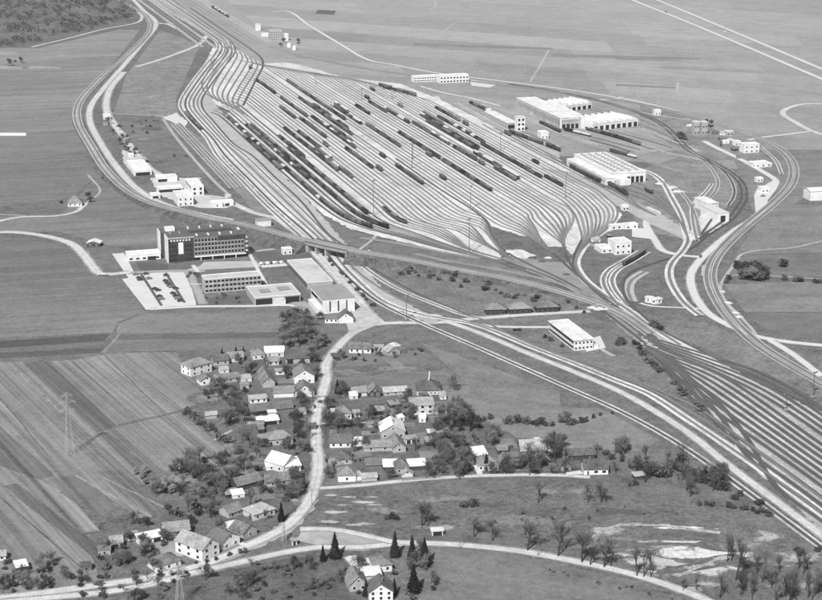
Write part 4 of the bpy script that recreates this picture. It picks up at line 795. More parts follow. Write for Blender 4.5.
for i in range(14): MB().box(-.2, .05, 2 + i * 4.3, 4.6 + i * 4.3, .6, 3.6).build('window', GLASS, c3)
c4 = hall((323, 314), 21.5, 33, 9.4, 'tall white gymnasium with flat grey roof and slit windows in its front', 'the white gymnasium', roof='flat', rm=FELT, cat='hall', name='hall')
for i in range(3): MB().box(4.4 + i * 5.6, 5.3 + i * 5.6, -.1, .1, 1.2, 8.2).build('slit_window', GLASS, c4)
MB().box(-.12, .1, 2, 31, 5.6, 7.6).build('window', GLASS, c4); MB().box(-3.6, -.02, 0, 26, 0, 3.4).build('side_aisle', WHITE, c4)
H((325, 323), (338, 323), 6, 2.8, 'flat', 0, WHITE, TILE, 'low white wing in front of the gymnasium', 'the low white wing', 'outbuilding', 'outbuilding', win=(1, 3), chim=0)
H((338.5, 323.5), (353.5, 323), 9, 3.4, 'y', 3.4, WHITE, TILE, 'white gabled cottage standing before the gymnasium at the corner', 'the gabled cottage at the gymnasium', win=(1, 0))
hall((128, 261.5), 24, 12, 4.2, 'low white annexe with flat bright roof left of the office block', 'the low white annexe', rm=SHEETW, win=(1, 5), ww=2.4, wh=1.2, opening=[(.6, .85, 2.6)])
hall((283, 255), 7, 6, 4, 'white gatehouse kiosk on the path behind the long flat hall', 'the gatehouse kiosk', rm=SHEETW, cat='kiosk', name='kiosk', win=(1, 2))
hall((257.5, 227), 11, 8, 4.6, 'small white substation with grey roof under the embankment road', 'the small substation', cat='substation', name='substation', roof='flat', rm=FELT)
# white block between the crossing and the throat
wb = hall((574, 351), 12.5, 42, 6.6, 'long white two storey block with dark ribbon windows near the crossing huts', 'the long white block', roof='flat', rm=SHEETW, cat='office', name='office', over=.7, win=(2, 5), wh=1.2)
for z in (1.2, 4.4): MB().box(-.1, .1, 1, 41, z, z + 1.3).build('ribbon_window', GLASS, wb)
MB().box(12.6, 17, 2, 12, 0, 3).build('porch', CREAM, wb)
# works on the left
q = hall((134, 176), 16, 48, 4, 'long low white roofed store among trees on the upper left', 'the long low store', rm=SHEETW, cat='store', name='store', opening=[(.1, .9, 2.8)])
q = hall((157, 182.5), 18, 11, 4, 'small flat store behind the white workshop hall', 'the small flat store', rm=SHEETW, cat='store', name='store', opening=[(.05, .5, 2.6)])
q = hall((158, 193), 21, 9, 4, 'shed with long black open side left of the white workshop hall', 'the shed with a black open side', roof='flat', rm=SHEETW, cat='shed', name='shed', opening=[(.04, .96, 2.6)])
q = hall((191.7, 195.5), 10.5, 32, 7.4, 'tall white workshop hall with two dark upper windows', 'the white workshop hall', rm=SHEETW, cat='workshop', name='workshop', win=(2, 2), ww=2, wh=2, sill=.6)
MB().box(-.12, .1, 3, 29, 5.4, 6.8).build('ribbon_window', GLASS, q)
q = hall((178, 206.5), 13, 24, 7.6, 'white two storey office with six small front windows near the works', 'the white two storey office', rm=SHEETW, cat='office', name='office', win=(2, 3), wh=1.5, ww=1.2)
hall((212, 208), 9, 9, 3.6, 'left of two small white stores by the yard lane end', 'the left small white store', rm=SHEETW, cat='store', name='store', win=(1, 1)); hall((223, 206.5), 9, 8, 3.6, 'right of two small white stores by the yard lane end', 'the right small white store', rm=SHEETW, cat='store', name='store', opening=[(.2, .6, 2.4)])
hall((151, 199), 8, 8, 3.2, 'low white garage left of the two storey office', 'the low white garage', rm=SHEETW, cat='garage', name='garage', opening=[(.2, .8, 2.2)])
# far side
q = hall((271, 41), 16, 16, 13, 'tall grey mill like block alone beyond the yard', 'the tall grey block', wall=GREYW, rm=FELT, win=(4, 5)); hall((285, 41), 5, 8, 9, 'narrow white stair tower against the tall grey block', 'the narrow white tower', rm=SHEETW); hall((256, 31), 7, 6, 9, 'small white square tower left of the tall grey block', 'the small white square tower', cat='tower', name='tower')
hall((262, 37), 12, 8, 4, 'low pale shed between square tower and grey block', 'the low pale shed', rm=SHEETW, cat='shed', name='shed')
for i, (x, y) in enumerate([(289.3, 47.5), (294.5, 50)]):
    t = empty('storage_tank', P(x, y)); tag(t, ['left', 'right'][i] + ' of two round white storage tanks beyond the yard', 'tank')
    MB().tube((0, 0, 0), (0, 0, 5), 3, 3, 18, True).build('shell', WHITE, t); MB().tube((0, 0, 5.01), (0, 0, 6), 3, .4, 18, True).build('dome', SHEETW, t)
hall((414, 82.5), 31, 12, 6, 'left half of the long white two level office beyond the yard', 'the left far office', rm=SHEETW, cat='office', name='office', win=(2, 10), ww=2, wh=1.2); q = hall((440, 83.5), 36, 12, 8.4, 'taller right half of the long white office beyond the yard', 'the right far office', rm=SHEETW, cat='office', name='office', win=(2, 9), ww=2.2, wh=1.6)
q = hall((507, 129), 11, 70, 6, 'long narrow shed with white roof behind the little signal tower', 'the long narrow shed', roof='flat', rm=SHEETW, wall=GREYW, cat='shed', name='shed', opening=[(.1, .9, 4)])
q = hall((517, 131.5), 8.5, 7, 14, 'slim white signal tower at the end of the long narrow shed', 'the signal tower', cat='tower', name='signal_tower', win=(3, 2), ww=2.2, wh=2.4)
w1 = hall((560.5, 129.5), 21, 128, 11.5, 'biggest white workshop with broad flat roof and dark doors', 'the biggest workshop', roof='flat', rm=SHEETW, wall=mat('soot_stained_wall', .42, [(0.1, .3), (.6, .3)]), cat='workshop', name='workshop', over=.8)
for i in range(4): MB().box(1.8 + i * 4.8, 5.2 + i * 4.8, -.12, .1, .05, 5.2).build('door', SHADE, w1)
MB().box(1, 20, -.1, .1, 7, 9.6).build('ribbon_window', FELT, w1); MB().box(-.16, -.02, 0, 128, 10, 11.4).build('fascia', TRIM, w1); MB().box(-.16, 21.1, -.16, -.02, 10, 11.4).build('fascia', TRIM, w1); MB().box(-.5, .8, -.5, .8, 0, 11.3).build('corner_pier', TRIM, w1)
for k in range(16): MB().box(-.12, .1, 2 + k * 7.8, 7.6 + k * 7.8, 4.2, 8.6).build('window', FELT, w1)
MB().box(21.05, 36, 30, 120, 0, 8).build('side_hall', WHITE, w1); MB().box(21.05, 36.3, 29.8, 120.2, 8.01, 8.4).build('roof', SHEETW, w1)
def sawtooth(A, B, dep, h, n, label, ref, bays):
    a, b = P(*A), P(*B); d = b - a; L = d.length; r = empty('workshop', a, math.atan2(d.y, d.x)); tag(r, label, 'workshop'); BLD.append((*proj((a + b) / 2), ref))
    MB().box(0, L, 0, dep, 0, h).build('wall', WHITE, r)
    for i in range(n):
        x0 = L * i / n; x1 = L * (i + 1) / n
        MB().prism([(x0 + .02, h + .01), (x1 - .02, h + .01), (x1 - .02, h + .3), (x0 + .9, h + 3.6), (x0 + .02, h + 3.6)], -.3, dep + .3).build('sawtooth_roof', SHEETW, r)
    for i in range(bays): x = L * (i + .5) / bays; MB().box(x - L / bays * .3, x + L / bays * .3, -.12, .1, .05, h * .68).build('door', SHADE, r)
    return r
sawtooth((593, 131.5), (638, 126), 36, 7, 7, 'sawtooth roofed workshop with row of dark doors right of the biggest workshop', 'the sawtooth workshop', 8)
sawtooth((566, 112), (592, 108.5), 30, 6, 5, 'smaller sawtooth shed behind the biggest workshop', 'the smaller sawtooth shed', 5)
w2 = hall((613, 184), 31, 90, 9, 'white locomotive workshop with rows of roof lights beside the sidings', 'the locomotive workshop', roof='x' if 0 else 'flat', rm=SHEETW, cat='workshop', name='workshop', over=.4)
for i in range(2): MB().box(13 + i * 8.5, 16 + i * 8.5, -.12, .1, .05, 5.6).build('door', SHADE, w2); MB().box(17 + i * 8.5, 20 + i * 8.5, -.12, .1, .05, 5.6).build('door', SHADE, w2)
for i in range(11):
    for j in range(4): MB().prism([(2.5 + j * 7, 9.36), (7.2 + j * 7, 9.36), (4.8 + j * 7, 10.8)], 6 + i * 7.4, 9.6 + i * 7.4).build('roof_light', mat('dirty_roof_glass', .30, [(0.5, .2)]), w2)
MB().box(-8, -.02, -3, 88, 0, 5.6).build('side_aisle', WHITE, w2); MB().box(-8.3, -.02, -3.3, 88.3, 5.61, 5.9).build('aisle_roof', SHEETW, w2); MB().box(2, 13, -9, -.05, 0, 5).build('front_annexe', WHITE, w2)
for i in range(18): MB().box(-8.1, -7.95, 0 + i * 4.7, 3.2 + i * 4.7, 1.6, 4).build('window', FELT, w2)
s1 = hall((707, 213.5), 10, 24, 8, 'left of two white locomotive sheds with a tall black door', 'the left locomotive shed', roof='flat', rm=SHEETW, cat='shed', name='locomotive_shed', opening=[(.48, .92, 5.6)]); MB().box(.4, 9.6, -.1, .1, 7.2, 8).build('name_band', FELT, s1)
s2 = hall((717.5, 222.5), 10, 30, 7, 'right of two white locomotive sheds with a tall black door', 'the right locomotive shed', roof='flat', rm=PAVE, cat='shed', name='locomotive_shed', opening=[(.25, .68, 5.2)])
for A, w, dp, h, lb, rf in [((744, 153.5), 16, 10, 8, 'white two storey works office by the upper right road', 'the upper right works office'), ((755, 168), 17, 14, 3, 'low pale slab roofed store below the upper right works office', 'the slab roofed store'), ((694, 134.5), 6, 6, 12, 'left of two pale grey silos like blocks right of the works', 'the left grey silo block'), ((702, 134.5), 6, 6, 12, 'right of two pale grey silos like blocks right of the works', 'the right grey silo block'),
                       ((727, 136), 7, 6, 4, 'small white hut nearest the right grey silo block', 'the hut by the silos'), ((735, 146), 6, 6, 4, 'small white hut left of the upper right works office', 'the hut left of the works office'), ((757, 182.5), 6, 5, 3.4, 'white pay kiosk at the road bend filling yard', 'the pay kiosk'), ((761.5, 193), 7, 7, 4, 'white canopy building in the middle of the filling yard', 'the filling yard canopy'),
                       ((615, 255), 13, 14, 9, 'white yard control office with stepped roofs beside the hump throat', 'the yard control office'), ((625, 229.5), 11, 6, 3.4, 'flat white shed above the yard control office', 'the flat white shed above'), ((601.5, 253.5), 9, 14, 3, 'low pale store left of the yard control office', 'the low pale store'), ((611, 230), 14, 5, 3, 'long flat pale shed where the outer sidings bend', 'the long flat pale shed'), ((623, 211), 5, 5, 3.6, 'tiny white hut below the locomotive workshop', 'the tiny white hut'),
                       ((655, 115.5), 7, 6, 5, 'lone white hut on the lane right of the sawtooth workshop', 'the lone lane hut'), ((541, 139), 8, 10, 6, 'white shunters lodge at the near end of the long narrow shed', 'the shunters lodge'), ((104, 120), 7, 10, 4, 'small pale hut at the top of the left service road', 'the small pale hut'), ((487, 113), 5, 5, 3.4, 'little white hut left of the long narrow shed', 'the little white hut')]:
    g = 'grey' in lb; hall(A, w, dp, h, lb, rf, rm=SHEETW if not g else GRAVR, wall=GREYW if g else WHITE, cat='hut' if 'hut' in lb else 'building', name='hut' if 'hut' in lb else 'works_building', win=(2 if h > 6 else 1, 2 if w < 12 else 3), wh=1.3, ww=1.4)
# ================================================================ rolling stock
WD = [mat('wagon_dark_paint', .045, [(1, .25)], rnd=.5), mat('wagon_brown_paint', .075, [(1, .25)], rnd=.5), mat('wagon_grey_paint', .13, [(1, .2)], rnd=.4)]
UND = mat('underframe', .03); LOADW = mat('pale_load', .62, [(.8, .15)]); LOADD = mat('coal_load', .025, [(1.5, .3)]); ROOFW = mat('galvanised_roof', .60, [(.6, .12)]); ROOFG = mat('canvas_roof', .15, [(.6, .15)], rnd=.4)
def wagon_parts():
    K = {}
    und = MB().box(-6.2, 6.2, -1.2, 1.2, .95, 1.2)
    for s in (-1, 1): und.box(s * 6.2 - (.5 if s > 0 else 0), s * 6.2 + (.5 if s < 0 else 0), -.95, -.65, 1.0, 1.35).box(s * 6.2 - (.5 if s > 0 else 0), s * 6.2 + (.5 if s < 0 else 0), .65, .95, 1.0, 1.35)
    K['und'] = und.mesh('underframe')
    bog = MB().box(-1.3, 1.3, -1.05, 1.05, .5, .94)
    for x in (-.9, .9):
        for y in (-.8, .8): bog.tube((x, y - .07, .46), (x, y + .07, .46), .46, .46, 8, True)
    K['bogie'] = bog.mesh('bogie')
    box = MB().box(-6.3, 6.3, -1.4, 1.4, 1.21, 3.5)
    for x in (-4, -2, 2, 4): box.box(x - .06, x + .06, -1.46, -1.4, 1.3, 3.45).box(x - .06, x + .06, 1.4, 1.46, 1.3, 3.45)
    K['box'] = box.mesh('body')
    K['door'] = MB().box(-1.2, 1.2, -1.5, 1.5, 1.3, 3.4).mesh('sliding_door')
    K['roof'] = MB().prismx([(-1.5, 3.5), (1.5, 3.5), (1.42, 3.75), (.8, 4.0), (0, 4.1), (-.8, 4.0), (-1.42, 3.75)], -6.4, 6.4).mesh('roof')
    g = MB().box(-6.3, 6.3, -1.35, 1.35, 1.21, 1.35).box(-6.3, 6.3, -1.42, -1.3, 1.36, 3.0).box(-6.3, 6.3, 1.3, 1.42, 1.36, 3.0).box(-6.3, -6.18, -1.29, 1.29, 1.36, 3.0).box(6.18, 6.3, -1.29, 1.29, 1.36, 3.0)
    for x in (-5, -3, -1, 1, 3, 5): g.box(x - .06, x + .06, -1.5, -1.43, 1.3, 3.0).box(x - .06, x + .06, 1.43, 1.5, 1.3, 3.0)
    K['gon'] = g.mesh('body')
    ld = MB(); rr = random.Random(2); n = 8
    for i in range(n + 1):
        for j in range(4): ld.v.append((-6.1 + 12.2 * i / n, -1.25 + 2.5 * j / 3, (2.3 if j in (0, 3) else 2.95) + rr.uniform(-.2, .2)))
    for i in range(n):
        for j in range(3): a = i * 4 + j; ld.f.append((a, a + 4, a + 5, a + 1))
    K['load'] = ld.mesh('load')
    K['flat'] = MB().box(-6.4, 6.4, -1.4, 1.4, 1.21, 1.45).mesh('deck')
    st = MB()
    for x0, x1, h in ((-5.8, -2.2, 2.7), (-1.8, 1.6, 2.9), (2.0, 5.9, 2.6)): st.box(x0, x1, -1.15, 1.15, 1.46, h)
    K['stack'] = st.mesh('load')
    tk = MB().tube((-5.9, 0, 2.55), (5.9, 0, 2.55), 1.3, 1.3, 12, True); K['tank'] = tk.mesh('barrel'); K['dome'] = MB().tube((0, 0, 3.8), (0, 0, 4.3), .45, .45, 8, True).mesh('dome')
    return K
WK = wagon_parts()
NAMES = {'B': ('covered_wagon', 'dark covered wagon'), 'W': ('covered_wagon', 'pale roofed wagon'), 'G': ('open_wagon', 'dark open wagon'), 'C': ('open_wagon', 'coal laden wagon'), 'F': ('flat_wagon', 'pale loaded wagon'), 'T': ('tank_wagon', 'black tank wagon')}
def wagon(ty, loc, rz, label, group):
    r = empty(NAMES[ty][0], loc, rz); tag(r, label, 'wagon', group)
    m = R.choice(WD)
    put('underframe', WK['und'], UND, r)
    for x in (-4.2, 4.2): put('bogie', WK['bogie'], UND, r, (x, 0, 0))
    def pm(name, key, mm):
        o = put(name, WK[key], None, r)
        if not o.data.materials: o.data.materials.append(mm)
        o.material_slots[0].link = 'OBJECT'; o.material_slots[0].material = mm; return o
    if ty in 'BW': pm('body', 'box', m); pm('sliding_door', 'door', WD[1]); pm('roof', 'roof', ROOFW if ty == 'W' else ROOFG)
    elif ty in 'GC':
        pm('body', 'gon', m)
        if ty == 'C': pm('load', 'load', LOADD)
    elif ty == 'F': pm('deck', 'flat', m); pm('load', 'stack', LOADW)
    else: pm('barrel', 'tank', WD[0]); pm('dome', 'dome', WD[0])
    return r
ORD = ['first', 'second', 'third', 'fourth', 'fifth', 'sixth', 'seventh', 'eighth', 'ninth', 'tenth', 'eleventh', 'twelfth', 'thirteenth', 'fourteenth', 'fifteenth', 'sixteenth', 'seventeenth', 'eighteenth', 'nineteenth', 'twentieth', 'twenty-first', 'twenty-second', 'twenty-third', 'twenty-fourth', 'twenty-fifth', 'twenty-sixth', 'twenty-seventh', 'twenty-eighth', 'twenty-ninth', 'thirtieth'] + ['thirty-' + o for o in ('first', 'second', 'third', 'fourth', 'fifth', 'sixth', 'seventh', 'eighth', 'ninth')] + ['fortieth'] + ['forty-' + o for o in ('first', 'second', 'third', 'fourth', 'fifth', 'sixth')]
def ordn(i): return ORD[i] if i < len(ORD) else 'number %d' % (i + 1)
PXT = [[proj(p) for p in q] for q in TRACKS]
OCC = {}
NW = [0]
def train(a, b, mix, ref, snap=True):
    """wagons from plate position a (far end) to b (near end) along the nearest free track"""
    def near(ti, p): return min(range(len(PXT[ti])), key=lambda i: (PXT[ti][i][0] - p[0]) ** 2 + (PXT[ti][i][1] - p[1]) ** 2)
    def dist(ti, p): i = near(ti, p); return math.hypot(PXT[ti][i][0] - p[0], PXT[ti][i][1] - p[1])
    best = sorted((dist(ti, a) + 1.5 * dist(ti, b), ti) for ti in range(len(TRACKS)))
    ti = best[0][1]
    for c, t_ in best[:4]:
        if c > best[0][0] + 5: break
        i, j = sorted((near(t_, a), near(t_, b)))
        if not any(not (j < x or i > y) for x, y in OCC.get(t_, [])): ti = t_; break
    q = TRACKS[ti]; i, j = near(ti, a), near(ti, b)
    pa, pb = P(*a), P(*b)
    L = [0]
    for k in range(1, len(q)): L.append(L[-1] + (q[k] - q[k - 1]).length)
    def prm(p, k):                                             # refine along the segment
        best_ = (1e9, 0)
        for s in (k - 1, k):
            if 0 <= s < len(q) - 1:
                d = q[s + 1] - q[s]; t = max(0, min(1, (Vector((p.x, p.y, q[s].z)) - q[s]).dot(d) / max(1e-6, d.length_squared))); c = q[s] + d * t
                best_ = min(best_, ((Vector((p.x, p.y, c.z)) - c).length, L[s] + t * d.length))
        return best_[1]
    s0, s1 = sorted((prm(pa, i), prm(pb, j))); flip = prm(pa, i) > prm(pb, j)
    OCC.setdefault(ti, []).append(tuple(sorted((i, j))))
    n = max(1, int(round((s1 - s0) / 13.3))) if ref.startswith('the ') else 1
    seq = [mix[R.randrange(len(mix))] for _ in range(n)]; k = 0; last = {}
    def at(s):
        s = max(0, min(L[-1] - .01, s)); lo = 0
        while lo < len(L) - 2 and L[lo + 1] < s: lo += 1
        d = q[lo + 1] - q[lo]; return q[lo] + d * ((s - L[lo]) / max(1e-6, d.length))
    for c in range(n):
        sc = s0 + 6.7 + c * 13.3; f, r_ = at(sc - 4.2), at(sc + 4.2); d = r_ - f
        o = c if flip else n - 1 - c                            # count from the near end
        ty = seq[c]
        lab = ('%s, %s from near end of %s' % (NAMES[ty][1], ordn(o), ref)) if n > 1 else '%s standing alone %s' % (NAMES[ty][1], ref)
        if len(lab.split()) > 16: print('LONG', lab)
        ctr = (f + r_) / 2; NW[0] += 1
        wagon(ty, (ctr.x, ctr.y, ctr.z + .1), math.atan2(d.y, d.x), lab, ('wagons of ' + ref) if n > 1 else 'single wagons in the yard')
T = train
T(proj(UW(1748, 332.75)), (380, 229), 'BBBGTCBGBFB', "the outermost curved train by the grass")
T(proj(UW(1650, 347)), (394, 227), 'TTBBGCGBB', "the middle one of three curved trains")
T(proj(UW(1570, 356.5)), (373, 216), 'BGBCGBTB', "the inner one of three curved trains")
T(proj(UW(1700, 342.25)), proj(UW(1440, 342.25)), 'BBGBFG', "the train left of the curved trains")
T(proj(UW(1640, 328)), proj(UW(1480, 328)), 'GBBG', "the train at the left yard edge")
T((276, 138), (302, 158), 'BGBT', "the train right of the left edge")
T((300, 120), (322, 138), 'GBBG', "the train left of the pale loads")
T((330, 128), (352, 143), 'BGGB', "the train right of the dark cluster")
T((345, 150), (372, 168), 'GGB', "the grey train above the central wagons")
T((455, 148), (478, 160), 'BGB', "the short train inside the biggest group")
T((382, 210), (411, 224), 'BBC', "the short train right of the mast foot")
T((253, 127), (271, 143), 'GB', "the left train near the far throat")
T((282, 130), (334, 171), 'GBCBG', "the train between bright gravel strips")
T((300, 133), (330, 158), 'BGFBB', "the train above the bright gravel strips")
T((319, 150), (354, 177), 'GBGFB', "the train ending in mid pale strip")
T((258, 82), (274, 95), 'BBT', "the black train at the upper left")
T((287, 82), (341, 120), 'BBGBC', "the long train at the far throat")
T((286, 98), (304, 118), 'BGB', "the short train left of the dark cluster")
T((283, 108), (294, 119), 'BB', "the pair left of the dark cluster")
T((302, 99), (353, 137), 'BGBCBB', "the dark cluster's lower long train")
T((310, 104), (352, 130), 'GBFGB', "the dark cluster's upper long train")
T((314, 118), (358, 150), 'BGFWGB', "the train below the dark cluster")
T((331, 106), (362, 125), 'BBGFW', "the mixed mid yard train's far half")
T((364, 126), (399, 149), 'GBWGB', "the mixed mid yard train's near half")
T((337, 105), (350, 114), 'FWB', "the short train above the mixed train")
T((354, 107), (369, 116), 'BG', "the short train beside the bright middle strip")
T((369, 90), (374, 94), 'B', 'at the far middle edge of the sidings'); T((368, 98), (373, 102), 'B', 'just below another lone wagon at the far edge')
T((370, 103), (386, 113), 'GG', "the short train under the two lone wagons")
T((386, 109), (407, 123), 'BFGB', "the train under the far office"); T((409, 124), (450, 146), 'GBGWB', "the second train under the far office")
T((385, 86), (417, 97), 'BGB', "the train on the outermost far siding"); T((386, 81), (397, 84), 'BB', "the pair left of the far office")
T((398, 106), (405, 110), 'B', 'below the outermost far siding')
T((400, 134), (435, 160), 'GBGB', "the train right of mid yard"); T((440, 162), (490, 192), 'GGBGB', "the train pointing at the ladder curve")
T((424, 115), (440, 125), 'BB', "the short train left of the biggest group"); T((421, 124), (475, 151), 'BGGBC', "the biggest group's lower left train")
T((477, 154), (518, 179), 'BGWB', "the train just below the biggest group"); T((425, 116), (483, 150), 'BBGCW', "the biggest group's second train"); T((438, 118), (483, 143), 'GBCGF', "the biggest group's third train"); T((485, 145), (541, 178), 'GGGBG', "the long train by the workshop sidings")
T((437, 109), (460, 122), 'GBG', "the biggest group's uppermost train"); T((466, 124), (475, 129), 'B', 'right of the uppermost short train')
T((399, 167), (423, 186), 'BBG', "the short train near the mid yard mast"); T((440, 178), (448, 183), 'B', 'on the near sidings left of the long low train'); T((428, 155), (435, 160), 'B', 'just below the middle right train')
T((325, 145), (331, 150), 'B', 'on the bright strip left of centre'); T((382, 156), (389, 161), 'B', 'in the centre of the sidings'); T((378, 169), (384, 173), 'B', 'a little below the central lone wagon')
T((481, 163), (489, 168), 'B', 'below the near train of the biggest group'); T((500, 168), (519, 180), 'BG', "the short train left of the workshop sidings"); T((544, 178), (559, 186), 'BG', "the pair beyond the long near train"); T((534, 162), (541, 166), 'G', 'near the locomotive workshop corner')
T((568, 170), (628, 197), 'BGBBC', "the train alongside the locomotive workshop"); T((572, 168), (604, 184), 'BB', "the short train touching the locomotive workshop wall")
T((506, 134), (514, 139), 'B', 'below the signal tower'); T((517, 132), (540, 144), 'BGBB', "the train under the signal tower"); T((545, 147), (560, 153), 'BG', "the short train beyond the shunters lodge")
T((586, 130), (612, 138), 'GB', "the short train at the sawtooth workshop doors"); T((606, 134), (640, 145), 'GBG', "the train before the sawtooth workshop"); T((565, 131), (590, 138), 'GF', "the short train before the biggest workshop")
T((470, 104), (486, 112), 'BG', "the short train above the signal tower"); T((540, 124), (560, 133), 'GB', "the short train left of biggest workshop"); T((610, 152), (636, 159), 'BGF', "the short train behind the locomotive workshop")
T((622, 265), (642, 254), 'BBB', "the train on the spur above the loop"); T((212, 8), (228, 18), 'BGW', "the train in the far corridor"); T((185, 115), (202, 131), 'B', "the short train beside the left through lines")
T((648, 191), (656, 196), 'B', 'on the curve behind the locomotive workshop'); T((166, 168), (184, 176), 'BBB', 'x') if 0 else None
T((246, 70), (250, 68), 'B', 'on the turned hump sidings')
print('wagons', NW[0])
# ================================================================ masts, pylons, poles
STEEL = mat('galvanised_steel', .30, [(.5, .1)], rough=.5); STEELD = mat('dark_steel', .10)
def mast(x, y, h, label, dark=True):
    t = empty('lighting_mast', P(x, y), R.uniform(0, 1.5)); tag(t, label, 'mast', 'lighting masts of the yard')
    MB().tube((0, 0, 0), (0, 0, h), .27, .15, 8, True).build('column', STEELD if dark else STEEL, t); MB().box(-.9, .9, -.9, .9, 0.6, 1.3).build('footing', CONC, t)
    MB().box(-1.7, 1.7, -.6, .6, h, h + .2).build('platform', STEEL, t)
    for i in (-1.2, 0, 1.2): MB().box(i - .35, i + .35, -.9, -.5, h + .21, h + .8).build('floodlight', STEELD, t)
for x, y, h, l in [(373.5, 216, 29, 'tall lighting mast at the foot of the inner curved train'), (470.5, 210, 20, 'lighting mast on the ladder curve'), (469, 255, 27, 'tall lighting mast on the grass triangle below the ladder curve'), (565.5, 198, 21, 'lighting mast beside the black workshop train'), (412, 168, 22, 'lone lighting mast in mid yard near the dark train'),
                   (500.5, 151, 17, 'lighting mast right of the biggest wagon group'), (392, 99, 10, 'small lighting mast on the far sidings'), (412.5, 159, 17, 'lighting mast just above the lone mid yard mast'), (315.5, 84, 12, 'lighting mast at the far end of the sidings'), (786, 411, 10, 'short mast standing among the reception sidings'), (813, 398, 15, 'taller mast right of the reception sidings'), (406.5, 320, 16, 'mast on the verge left of the level crossing'), (362, 100, 12, 'lighting mast above the bright middle strip')]:
    mast(x, y, h, l)
def pylon(x, y, h, label, base=2.0, arms=True):
    t = empty('lattice_pylon', P(x, y), .5); tag(t, label, 'pylon'); b = MB(); n = 8
    def c(k, s): r = lerp(base, .35, min(1, k / n * 1.15)) ; z = h * k / n; return [Vector((sx * r, sy * r, z)) for sx, sy in ((-1, -1), (1, -1), (1, 1), (-1, 1))][s]
    for k in range(n):
        for s in range(4):
            b.tube(c(k, s), c(k + 1, s), .1, .09, 4); b.tube(c(k, s), c(k + 1, (s + 1) % 4), .045, .045, 3); b.tube(c(k, (s + 1) % 4), c(k + 1, s), .045, .045, 3)
    b.build('tower', mat('pale_lattice_steel', .36), t)
    if arms:
        for z, w in ((h * .72, 3.6), (h * .84, 4.4), (h * .95, 2.8)):
            a = MB(); a.tube((-w, 0, z), (w, 0, z), .14, .14, 4, True); a.tube((-w, 0, z), (0, 0, z + 1.6), .1, .1, 4); a.tube((w, 0, z), (0, 0, z + 1.6), .1, .1, 4)
            for s in (-1, 1): a.tube((s * w, 0, z), (s * w, 0, z - 1.3), .12, .12, 4)
            a.build('cross_arm', mat('pale_lattice_steel', .36), t)
    return t
pylon(70, 455, 34, 'tall lattice power pylon standing in the ploughed strips'); pylon(180, 606, 19, 'lattice pylon at the bottom edge below the farmyard', 1.6); pylon(284, 541, 8.5, 'small lattice transformer tower at the road junction', .9, False)
def pole(x, y, h, label):
    t = empty('pole', P(x, y)); tag(t, label, 'pole', 'wooden poles'); MB().tube((0, 0, 0), (0, 0, h), .16, .1, 6, True).build('post', WOODW, t); MB().box(-.9, .9, -.06, .06, h - .7, h - .5).build('crossbar', WOODW, t)
for x, y, l in [(312, 505, 'wooden pole inside the road bend'), (322, 420, 'wooden pole at the lane by the square white cottage'), (331, 350, 'wooden pole by the road above the lone fir'), (460, 549, 'wooden pole on the lower road right of the shelter'), (538, 556, 'wooden pole in mid course of the lower road'), (684, 590, 'wooden pole near the right end of the lower road'), (310, 450, 'wooden pole left of the main road by the pyramid roof')]: pole(x, y, 8, l)
# ================================================================ cars
CB = {}
def car_meshes():
    prof = [(-2.1, .35), (2.1, .35), (2.12, .75), (1.2, .9), (-1.4, .92), (-2.1, .85)]
    b = MB().prism(prof, -.8, .8); cabin = MB().prism([(-1.35, .921), (1.15, .905), (.55, 1.42), (-.9, 1.42)], -.7, .7)
    w = MB().tube((0, -.09, 0), (0, .09, 0), .31, .31, 10, True); g = MB().box(-.8, .5, -.72, .72, 1.0, 1.32)
    return b.mesh('body'), cabin.mesh('cabin'), w.mesh('wheel'), g.mesh('side_window')
CBm = car_meshes()
PAINT = {'dark': mat('dark_car_paint', .05, rough=.3, spec=.5), 'grey': mat('grey_car_paint', .22, rough=.3, spec=.5), 'white': mat('white_car_paint', .75, rough=.3, spec=.5)}
def car(x, y, deg, col, label, group='parked cars'):
    p = P(x, y); p.z = .66; t = empty('car', p, AL + math.radians(deg)); tag(t, label, 'car', group)
    for nm, me in (('body', CBm[0]), ('cabin', CBm[1])):
        o = put(nm, me, None, t)
        if not me.materials: me.materials.append(PAINT[col])
        o.material_slots[0].link = 'OBJECT'; o.material_slots[0].material = PAINT[col]
    put('side_window', CBm[3], GLASS, t)
    for sx in (-1.3, 1.3):
        for sy in (-.75, .75): put('wheel', CBm[2], UND, t, (sx, sy, .31))
cars = [(135.5, 275.5), (139, 279), (140, 281), (146, 275), (149, 279.5), (155, 290), (158, 291.5), (159.5, 297.5), (161.5, 300), (165.5, 282), (167.5, 284.5), (169.5, 287), (171, 288), (175.5, 289.5), (173, 294.5), (175.5, 297), (177, 299.5), (166, 276.5), (180, 302)]
for i, (x, y) in enumerate(cars): car(x, y, 0 if i % 3 else 12, 'dark' if i % 4 else 'grey', '%s car, %s from the top of the white car park' % ('dark' if i % 4 else 'grey', ordn(i)), 'cars in the white car park')
cars.sort()
for i in range(7): car(260.5 + i * 3.5, 265 - i * .25, 80, ['white', 'grey', 'white', 'dark', 'white', 'grey', 'white'][i], '%s from left of the cars parked between office block and flat hall' % (ordn(i) + ' car'), 'cars beside the flat hall')
for x, y, d, c, l in [(666, 13, -20, 'dark', 'dark car on the far carriageway nearest the top edge'), (725, 33, -20, 'white', 'white car on the dual carriageway in the upper right'), (700.5, 257.5, 60, 'dark', 'dark car at the right hand road junction'), (101, 275.5, 0, 'white', 'left white car at the lane end by the car park'), (105, 275.8, 0, 'white', 'right white car at the lane end by the car park'), (339, 352, 60, 'grey', 'grey car on the village road by the long white cottage'), (763, 197, 0, 'grey', 'grey car under the filling yard canopy')]: car(x, y, d, c, l, 'cars on the roads')
